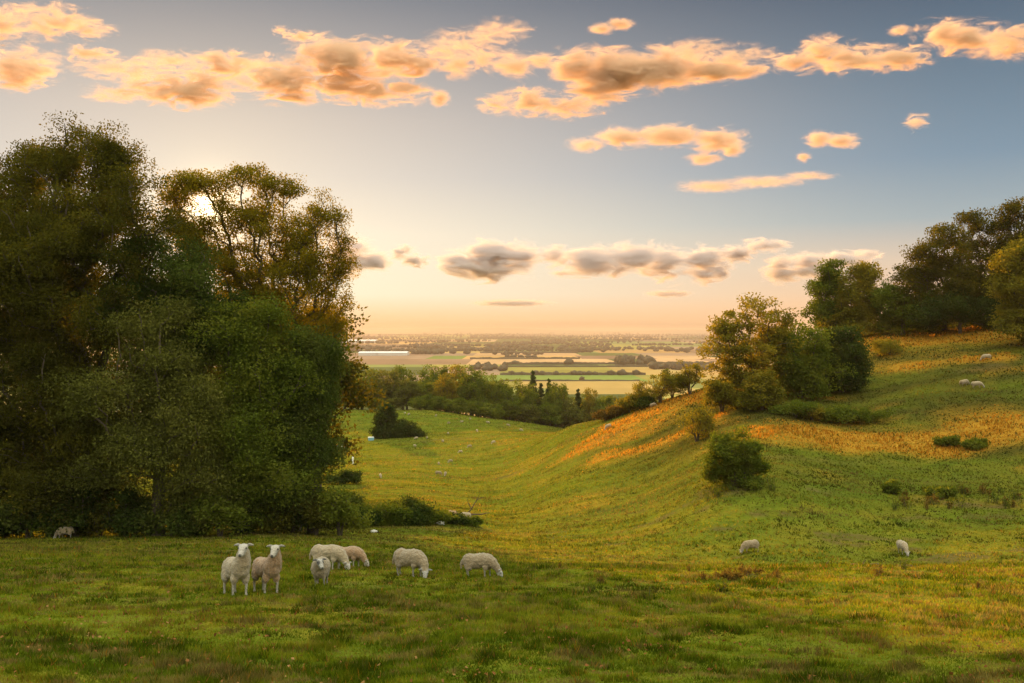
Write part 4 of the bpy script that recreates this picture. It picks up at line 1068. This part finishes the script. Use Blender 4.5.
FLK = 'sheep of the near flock'
sheep(235, 18.3, -56, 'tall white sheep staring at us with head raised', *mA, s=1.02, group=FLK)
sheep(265.5, 18.7, -52, 'tan sheep staring at us beside the tall white one', *mB, s=.98, group=FLK)
sheep(321, 20.4, -84, 'small stocky sheep with dark eye patches facing us', *mC, s=.84, group=FLK)
sheep(327, 25.3, -12, 'big white sheep bending to graze behind the stocky one', *mD, s=.92, group=FLK)
sheep(349, 26.6, -14, 'tan sheep grazing half hidden behind the big white one', *mE, s=.82, group=FLK)
sheep(409, 22.2, -30, 'cream sheep grazing with its face turned towards us', *mF, s=.86, group=FLK)
sheep(479, 22.0, -14, 'cream sheep grazing alone at the end of the near flock', *mG, s=.78, group=FLK)
sheep(751, 56, 190, 'sheep grazing alone in the open beside pale stones', gz3[0], None, 1.0)
sheep(903, 55.5, -92, 'white sheep facing us alone below the grassy step', gz1[0], None, 1.05)
sheep(65, 56, 178, 'lone pale lamb grazing at the foot of the dark wood', gz3[0], None, .95)
sheep(464.5, 79, -150, 'pale sheep standing behind the brambles by the dead branch', gz1[0], None, 1.0)
sheep(452, 79.5, 20, 'tan sheep half hidden behind the bramble row', mE[0], None, .9)
sheep(964, 106.5, 10, 'upper sheep of the two close together on the hillside', gz3[0], None, 1.0, 'sheep on the hillside')
sheep(977, 105, -25, 'lower sheep of the two close together on the hillside', gz1[0], None, 1.05, 'sheep on the hillside')
sheep(986.5, 115.5, 170, 'highest sheep on the hillside below the golden beech', gz1[0], None, 1.0, 'sheep on the hillside')
sheep(609, 127, 200, 'white sheep on the crest at the end of the tawny grass', gz1[0], None, .85)
sheep(653.5, 128.5, 10, 'sheep lit on the tawny crest below the golden bush', gz3[0], None, .8)
sheep(708, 101, 170, 'sheep beside the thin yellowish thorn on the spur', mE[0], None, 1.0)
rsh = random.Random(6)
SM = 'sheep scattered over the valley meadow'
for px, d, lab in ((380.5, 127, 'sheep grazing alone nearest the bramble bank in the valley meadow'), (438.7, 149, None), (450.4, 153, 'largest white sheep of the group in the valley meadow'), (438.1, 132, None), (445, 132, None), (460.5, 170, None), (469.7, 178, None), (493.7, 180, 'sheep just below the long spur slope in the valley meadow'), (443, 190, None), (448.8, 238, None), (461.5, 240, None), (477, 215, None), (488, 242, None), (508, 236, None), (521, 221, None), (427, 200, 'sheep close beside the lower spreading bush'),
        (416.4, 201, 'sheep just before the lower spreading bush'), (405, 262, None), (409, 258, None), (415, 182, None), (448, 212, None), (470, 250, None), (436, 255, None)):
    sheep(px, d, rsh.uniform(0, 360), lab or 'tiny white sheep scattered over the valley meadow', rsh.choice((gz1, gz2, gz3, gz3))[0], None, rsh.uniform(.66, .85), SM)
SUN_E = 5.0; SUN_C = (1.0, 0.54, 0.15); EXPO = 1.3; NISH = 0.0008; HAZE = 8e-5; FILL = 2.6

# ----------------------------------------------------------- sky and light ---
def sun_vec():
    a, e = math.radians(SUN_AZ), math.radians(SUN_EL)
    return Vector((math.sin(a) * math.cos(e), math.cos(a) * math.cos(e), math.sin(e)))
S = sun_vec()
ld = bpy.data.lights.new('sun', 'SUN'); ld.energy = SUN_E; ld.angle = math.radians(0.9); ld.color = SUN_C
lo = link('sun', ld); lo.rotation_mode = 'QUATERNION'; lo.rotation_quaternion = S.to_track_quat('Z', 'Y'); lo.location = S * 300
w = bpy.data.worlds.new('World'); scene.world = w; w.use_nodes = True
nt = w.node_tree; nt.nodes.clear()
def lin(c): return tuple((v / 255 / 12.92) if v / 255 <= 0.04045 else ((v / 255 + 0.055) / 1.055) ** 2.4 for v in c)
def wn(kind, **kw):
    n = nt.nodes.new('ShaderNode' + kind)
    for k, v in kw.items(): setattr(n, k, v)
    return n
def wl(a, b): nt.links.new(a, b)
dirn = wn('TexCoord').outputs['Generated']
nrm = wn('VectorMath', operation='NORMALIZE'); wl(dirn, nrm.inputs[0])
sp = wn('SeparateXYZ'); wl(nrm.outputs[0], sp.inputs[0])
def wramp(fac, stops):
    n = wn('ValToRGB'); cr = n.color_ramp
    while len(cr.elements) > 1: cr.elements.remove(cr.elements[-1])
    for i, (p, c) in enumerate(stops):
        e = cr.elements[0] if i == 0 else cr.elements.new(p)
        e.position = max(0.0, p); e.color = (*c, 1)
    wl(fac, n.inputs[0]); return n.outputs[0]
sd = lambda deg: math.sin(math.radians(deg))
UP = tuple(FILL * v for v in (0.90, 0.92, 0.74))  # overhead sky brightened above the view, added fill for the ground
cool = wramp(sp.outputs[2], [(0, lin((238, 182, 140))), (sd(1.5), lin((246, 200, 158))), (sd(4), lin((226, 203, 178))), (sd(6.5), lin((166, 180, 184))), (sd(10), lin((130, 154, 172))), (sd(14), lin((112, 134, 152))), (sd(20), lin((78, 96, 116))), (sd(24), lin((84, 100, 118))), (sd(36), tuple(v * .5 for v in UP)), (sd(55), UP), (1, UP)])
warm = wramp(sp.outputs[2], [(0, lin((254, 196, 136))), (sd(0.8), lin((255, 218, 166))), (sd(2.2), lin((255, 244, 214))), (sd(6), lin((254, 240, 216))), (sd(9.5), lin((226, 216, 204))), (sd(13), lin((210, 199, 189))), (sd(20), lin((142, 144, 150))), (sd(24), lin((140, 142, 150))), (sd(36), tuple(v * .5 for v in UP)), (sd(55), UP), (1, UP)])
# the sky behind us: brightness added out of view to fill the foreground
east = wramp(sp.outputs[2], [(0, lin((205, 185, 175))), (sd(8), lin((215, 205, 200))), (sd(20), tuple(v * .75 for v in UP)), (sd(45), UP), (1, UP)])
dot = wn('VectorMath', operation='DOT_PRODUCT'); wl(nrm.outputs[0], dot.inputs[0]); dot.inputs[1].default_value = S[:]
ac = wn('Math', operation='ARCCOSINE'); wl(dot.outputs['Value'], ac.inputs[0])
def wmap(v, a, b):
    n = wn('MapRange', interpolation_type='SMOOTHSTEP'); wl(v, n.inputs[0]); n.inputs[1].default_value = math.radians(a); n.inputs[2].default_value = math.radians(b); return n.outputs[0]
def wmix(f, a, b, mode='MIX'):
    n = wn('Mix', data_type='RGBA', blend_type=mode)
    for v, i in ((f, 0), (a, 6), (b, 7)):
        if hasattr(v, 'is_linked'): wl(v, n.inputs[i])
        else: n.inputs[i].default_value = v if i == 0 else (*v, 1)
    return n.outputs[2]
c = wmix(wmap(ac.outputs[0], 5, 48), warm, cool)
c = wmix(wmap(ac.outputs[0], 70, 120), c, east)
# the glow round the sun itself comes from the physical sky model
sky = wn('TexSky'); sky.sky_type = 'NISHITA'; sky.sun_disc = False
sky.sun_elevation = math.radians(SUN_EL); sky.sun_rotation = math.radians(SUN_AZ)
sky.altitude = 100; sky.air_density = 1; sky.dust_density = 2.0; sky.ozone_density = 1
sc_ = wn('VectorMath', operation='SCALE'); wl(sky.outputs[0], sc_.inputs[0]); sc_.inputs['Scale'].default_value = NISH
ad = wn('VectorMath', operation='ADD'); wl(c, ad.inputs[0]); wl(sc_.outputs[0], ad.inputs[1])
# the brightest air, hard against the sun
def wexp(k, A):
    m1 = wn('Math', operation='MULTIPLY'); wl(ac.outputs[0], m1.inputs[0]); m1.inputs[1].default_value = -1.0 / math.radians(k)
    e = wn('Math', operation='EXPONENT'); wl(m1.outputs[0], e.inputs[0])
    s = wn('VectorMath', operation='SCALE'); s.inputs[0].default_value = A; wl(e.outputs[0], s.inputs['Scale']); return s.outputs[0]
cs = wn('VectorMath', operation='ADD'); wl(wexp(0.55, (9.0, 6.8, 3.4)), cs.inputs[0]); wl(wexp(5.0, (.30, .20, .06)), cs.inputs[1]); core = cs.outputs[0]
ad2 = wn('VectorMath', operation='ADD'); wl(ad.outputs[0], ad2.inputs[0]); wl(core, ad2.inputs[1]); ad = ad2
bg = wn('Background'); bg.inputs['Strength'].default_value = 2 ** -EXPO
out = wn('OutputWorld'); wl(ad.outputs[0], bg.inputs[0]); wl(bg.outputs[0], out.inputs[0])
if HAZE:
    import bmesh
    bm = bmesh.new(); bmesh.ops.create_cube(bm, size=1.0); me = bpy.data.meshes.new('haze'); bm.to_mesh(me); bm.free()
    o = link('haze', me); o.scale = (150000, 150000, 160); o.location = (0, 0, 64 - 80); tag(o, 'thin evening haze over the plain', None, None, 'stuff')
    m = bpy.data.materials.new('haze'); m.use_nodes = True; t = m.node_tree; t.nodes.clear()
    pv = t.nodes.new('ShaderNodeVolumePrincipled'); pv.inputs['Color'].default_value = (.64, .50, .43, 1); pv.inputs['Density'].default_value = HAZE; pv.inputs['Anisotropy'].default_value = 0.0
    oo = t.nodes.new('ShaderNodeOutputMaterial'); t.links.new(pv.outputs[0], oo.inputs['Volume']); me.materials.append(m)
scene.view_settings.view_transform = 'Standard'; scene.view_settings.look = 'None'; scene.view_settings.gamma = 1; scene.view_settings.use_curve_mapping = False
scene.view_settings.exposure = EXPO

# ------------------------------------------------------------------ camera ---
cd = bpy.data.cameras.new('camera'); co_ = link('camera', cd); scene.camera = co_
cd.sensor_width = 36; cd.lens = F / 1024 * 36; cd.clip_start = 0.1; cd.clip_end = 150000
co_.location = (0, 0, 0); co_.rotation_euler = (PI / 2, 0, 0)
cd.shift_y = -(341.5 - HY) / 1024
scene.cycles.max_bounces = 8; scene.cycles.diffuse_bounces = 3; scene.cycles.transmission_bounces = 4; scene.cycles.transparent_max_bounces = 8; scene.cycles.volume_bounces = 2
scene.cycles.use_denoising = True

# ----------------------------------------------------------------- clouds ----
def cloud(label, d, blobs, tau=4.0, seed=1, rag=3.0, fine=1.7, g=0.1, light_tint=(.93, .67, .50, 1), group='clouds in the evening sky'):
    """blobs: (px, py, half width px, half height px). Vapour thins out towards a ragged, noise-torn edge."""
    import bmesh
    rng = np.random.default_rng(seed); m = d / F
    cx_ = np.mean([b[0] for b in blobs]); cy_ = np.mean([b[1] for b in blobs]); c0 = np.array(at(cx_, cy_, d))
    E = []
    for px, py, rx, rz in blobs:
        p = np.array(at(px, py, d)) - c0; rx *= m * 1.12; rz *= m * 1.12; ry = 0.5 * (rx + rz)
        p[1] += rng.normal() * .25 * ry
        E.append((p, (rx, ry, rz)))
    thick = np.mean([e[1][2] for e in E])
    # hull
    bm = bmesh.new()
    for p, r in E:
        bmesh.ops.create_icosphere(bm, subdivisions=3, radius=1.0, matrix=Matrix.Translation(Vector(p)) @ Matrix.Diagonal((r[0] * 1.55, r[1] * 1.55, r[2] * 1.55, 1)))
    me = bpy.data.meshes.new('tmp'); bm.to_mesh(me); bm.free()
    o = bpy.data.objects.new('tmp', me); COL.objects.link(o)
    md = o.modifiers.new('r', 'REMESH'); md.mode = 'VOXEL'; md.voxel_size = thick / 4
    out = bpy.data.meshes.new_from_object(o.evaluated_get(bpy.context.evaluated_depsgraph_get())); out.name = 'cloud'
    bpy.data.objects.remove(o); bpy.data.meshes.remove(me)
    t = NT('cloud_vapour'); tc = t.n('TexCoord').outputs['Object']
    dist = None
    for p, r in E:
        s = t.n('VectorMath', operation='SUBTRACT'); t.l(tc, s.inputs[0]); s.inputs[1].default_value = p
        q = t.n('VectorMath', operation='MULTIPLY'); t.l(s.outputs[0], q.inputs[0]); q.inputs[1].default_value = [1 / v for v in r]
        L = t.n('VectorMath', operation='LENGTH'); t.l(q.outputs[0], L.inputs[0])
        if dist is None: dist = L.outputs['Value']
        else:
            mn = t.n('Math', operation='SMOOTH_MIN'); t.l(dist, mn.inputs[0]); t.l(L.outputs['Value'], mn.inputs[1]); mn.inputs[2].default_value = .25; dist = mn.outputs[0]
    ad = t.n('VectorMath', operation='ADD'); t.l(tc, ad.inputs[0]); ad.inputs[1].default_value = (seed * 9130.0, seed * 3770.0, seed * 1310.0)
    mp = t.n('Mapping'); mp.inputs['Scale'].default_value = (.42, .6, 1.2); t.l(ad.outputs[0], mp.inputs[0])
    n = t.noise(mp.outputs[0], fine * 0.62 / thick, 8.0, 0.68, 1.1)
    v = t.math('ADD', t.math('SUBTRACT', 1.0, dist), t.math('MULTIPLY', t.math('SUBTRACT', n, 0.53), rag * 2.2))
    cut = t.mapr(dist, 1.1, 1.5, 1, 0)
    dn = t.math('MULTIPLY', t.math('POWER', t.mapr(v, -0.10, 1.25, 0, 1, "LINEAR"), 1.8), t.math('MULTIPLY', cut, tau * 1.9 / thick))
    pv = t.n('VolumePrincipled'); pv.inputs['Color'].default_value = light_tint; pv.inputs['Anisotropy'].default_value = g  # sunset reddening painted into the vapour colour; the low row is greyer
    t.l(dn, pv.inputs['Density']); t.l(pv.outputs[0], t.out.inputs['Volume'])
    out.materials.clear(); out.materials.append(t.m)
    c = link('cloud', out); c.location = c0; tag(c, label, 'cloud', group)
HI, LOW = 6400, 16500
cloud('long golden cloud bank with a brown core above the oaks', HI, [(185, 88, 42, 13), (225, 64, 26, 11), (280, 78, 45, 17), (345, 68, 45, 18), (395, 58, 34, 14), (370, 92, 45, 9), (420, 66, 14, 8)], 9.0, 1)
cloud('upper golden cloud at the corner of the sky over the oaks', HI, [(-5, 25, 34, 15), (50, 22, 36, 13), (88, 29, 22, 8), (30, 12, 14, 6)], 2.4, 2)
cloud('lower ragged golden cloud at the edge of the sky over the oaks', HI + 600, [(5, 66, 34, 15), (42, 66, 26, 13), (25, 80, 18, 7)], 2.4, 3)
cloud('little golden puff beside the ragged cloud over the oaks', HI + 500, [(84, 53, 12, 7), (102, 54, 14, 5)], 2.0, 4)
cloud('tiny pink wisp above the long golden bank', HI, [(282, 32, 7, 5), (302, 37, 16, 4)], 1.6, 5)
cloud('small round golden puff just right of the long bank', HI + 200, [(440, 98, 10, 9)], 3.5, 6, .9)
cloud('broken pale gold cloudlets between the two large banks', HI, [(456, 66, 18, 11), (482, 60, 18, 9), (512, 66, 24, 11), (540, 62, 16, 8)], 2.0, 7, 1.9)
cloud('golden streak under the brown cloud bank in the middle', HI, [(500, 106, 18, 8), (530, 104, 26, 11), (568, 108, 30, 9), (600, 98, 20, 8)], 2.4, 8)
cloud('large brown cored cloud bank above the middle of the view', HI + 100, [(578, 66, 24, 15), (612, 72, 40, 19), (655, 74, 40, 16), (712, 69, 36, 11), (748, 70, 18, 7), (595, 88, 26, 9)], 8.0, 9, 1.6)
cloud('pink gold cloud with a bumpy top right of the brown bank', HI + 200, [(795, 64, 24, 8), (822, 52, 20, 12), (852, 60, 34, 11), (895, 58, 30, 9)], 3.4, 10)
cloud('mauve pink cloud at the upper corner of the sky over the hill', HI + 200, [(940, 32, 20, 10), (970, 36, 30, 13), (1015, 38, 40, 13)], 3.4, 11)
cloud('tiny pink cloudlet beside the bumpy topped cloud', HI, [(900, 30, 11, 5)], 2.0, 12, 1.1)
cloud('small peach cloud alone high in the blue', HI, [(602, 27, 13, 5), (620, 27, 14, 5)], 2.6, 13, 1.0)
cloud('flat golden cloud row in the middle of the sky', 9000, [(588, 144, 18, 7), (622, 138, 28, 9), (668, 138, 36, 9), (715, 144, 26, 11), (733, 149, 12, 7), (704, 158, 18, 6)], 2.8, 14, 1.3)
cloud('small peach puff right of the flat golden row', 9000, [(818, 140, 14, 8), (840, 142, 18, 7)], 2.6, 15, 1.2)
cloud('tiny puff below the small peach puff', 9000, [(803, 157, 8, 5)], 2.0, 16, 1.0)
cloud('faint tiny cloudlet alone in the blue over the hill trees', 8000, [(917, 122, 10, 8)], 1.2, 17)
cloud('grey mauve cloud behind the feathery ash', LOW, [(350, 258, 26, 17), (374, 260, 16, 12)], 6.8, 18, 2.0, light_tint=(.80, .71, .72, 1))
cloud('small grey wisp beside the cloud behind the ash', LOW, [(402, 253, 12, 7), (414, 260, 13, 7)], 4.1, 19, 2.3, light_tint=(.80, .71, .72, 1))
cloud('square mauve cloud low over the horizon', LOW, [(462, 264, 22, 15), (490, 258, 30, 16), (520, 258, 18, 15), (490, 271, 34, 10)], 7.6, 20, 2.0, light_tint=(.80, .71, .72, 1))
cloud('long slate grey cloud low over the horizon', LOW, [(556, 256, 18, 10), (592, 262, 34, 15), (632, 257, 30, 12), (668, 262, 26, 17), (702, 260, 24, 13)], 7.6, 21, 2.0, light_tint=(.80, .71, .72, 1))
cloud('thin slate grey wisp trailing from the long cloud', LOW, [(735, 254, 16, 8), (762, 246, 22, 6)], 4.1, 22, 2.3, light_tint=(.80, .71, .72, 1))
cloud('soft pink puff hanging under the long cloud', LOW - 300, [(706, 276, 14, 8), (722, 270, 12, 8)], 3.4, 23, 2.3, light_tint=(.80, .71, .72, 1))
cloud('salmon pink cloud beside the narrow hill tree', LOW, [(785, 270, 18, 12), (812, 267, 24, 13), (842, 260, 26, 8), (868, 254, 14, 4)], 6.5, 24, 2.0, light_tint=(.80, .71, .72, 1))
cloud('thin faint streak above the horizon', LOW, [(512, 303, 34, 3)], 2.0, 25, 2.3, light_tint=(.80, .71, .72, 1))
cloud('second thin streak above the horizon farther along', LOW, [(668, 294, 20, 3)], 1.9, 26, 2.3, light_tint=(.80, .71, .72, 1))
cloud('long faint veil of pinkish cloud in the middle sky', 9000, [(715, 185, 36, 6), (765, 181, 42, 5), (812, 175, 26, 4)], .6, 27, 1.3)
cloud('faint pale veil of cloud before the long golden bank', HI, [(125, 70, 40, 8), (170, 60, 30, 8), (120, 92, 30, 7)], 1.0, 31, 2.6)
cloud('faint torn veil above the broken cloudlets', HI, [(470, 40, 36, 10), (500, 28, 26, 7), (440, 50, 26, 8)], .9, 32, 2.8)
cloud('faint torn veil trailing off the brown bank', HI, [(690, 52, 40, 8), (740, 56, 30, 7)], .8, 33, 2.8)
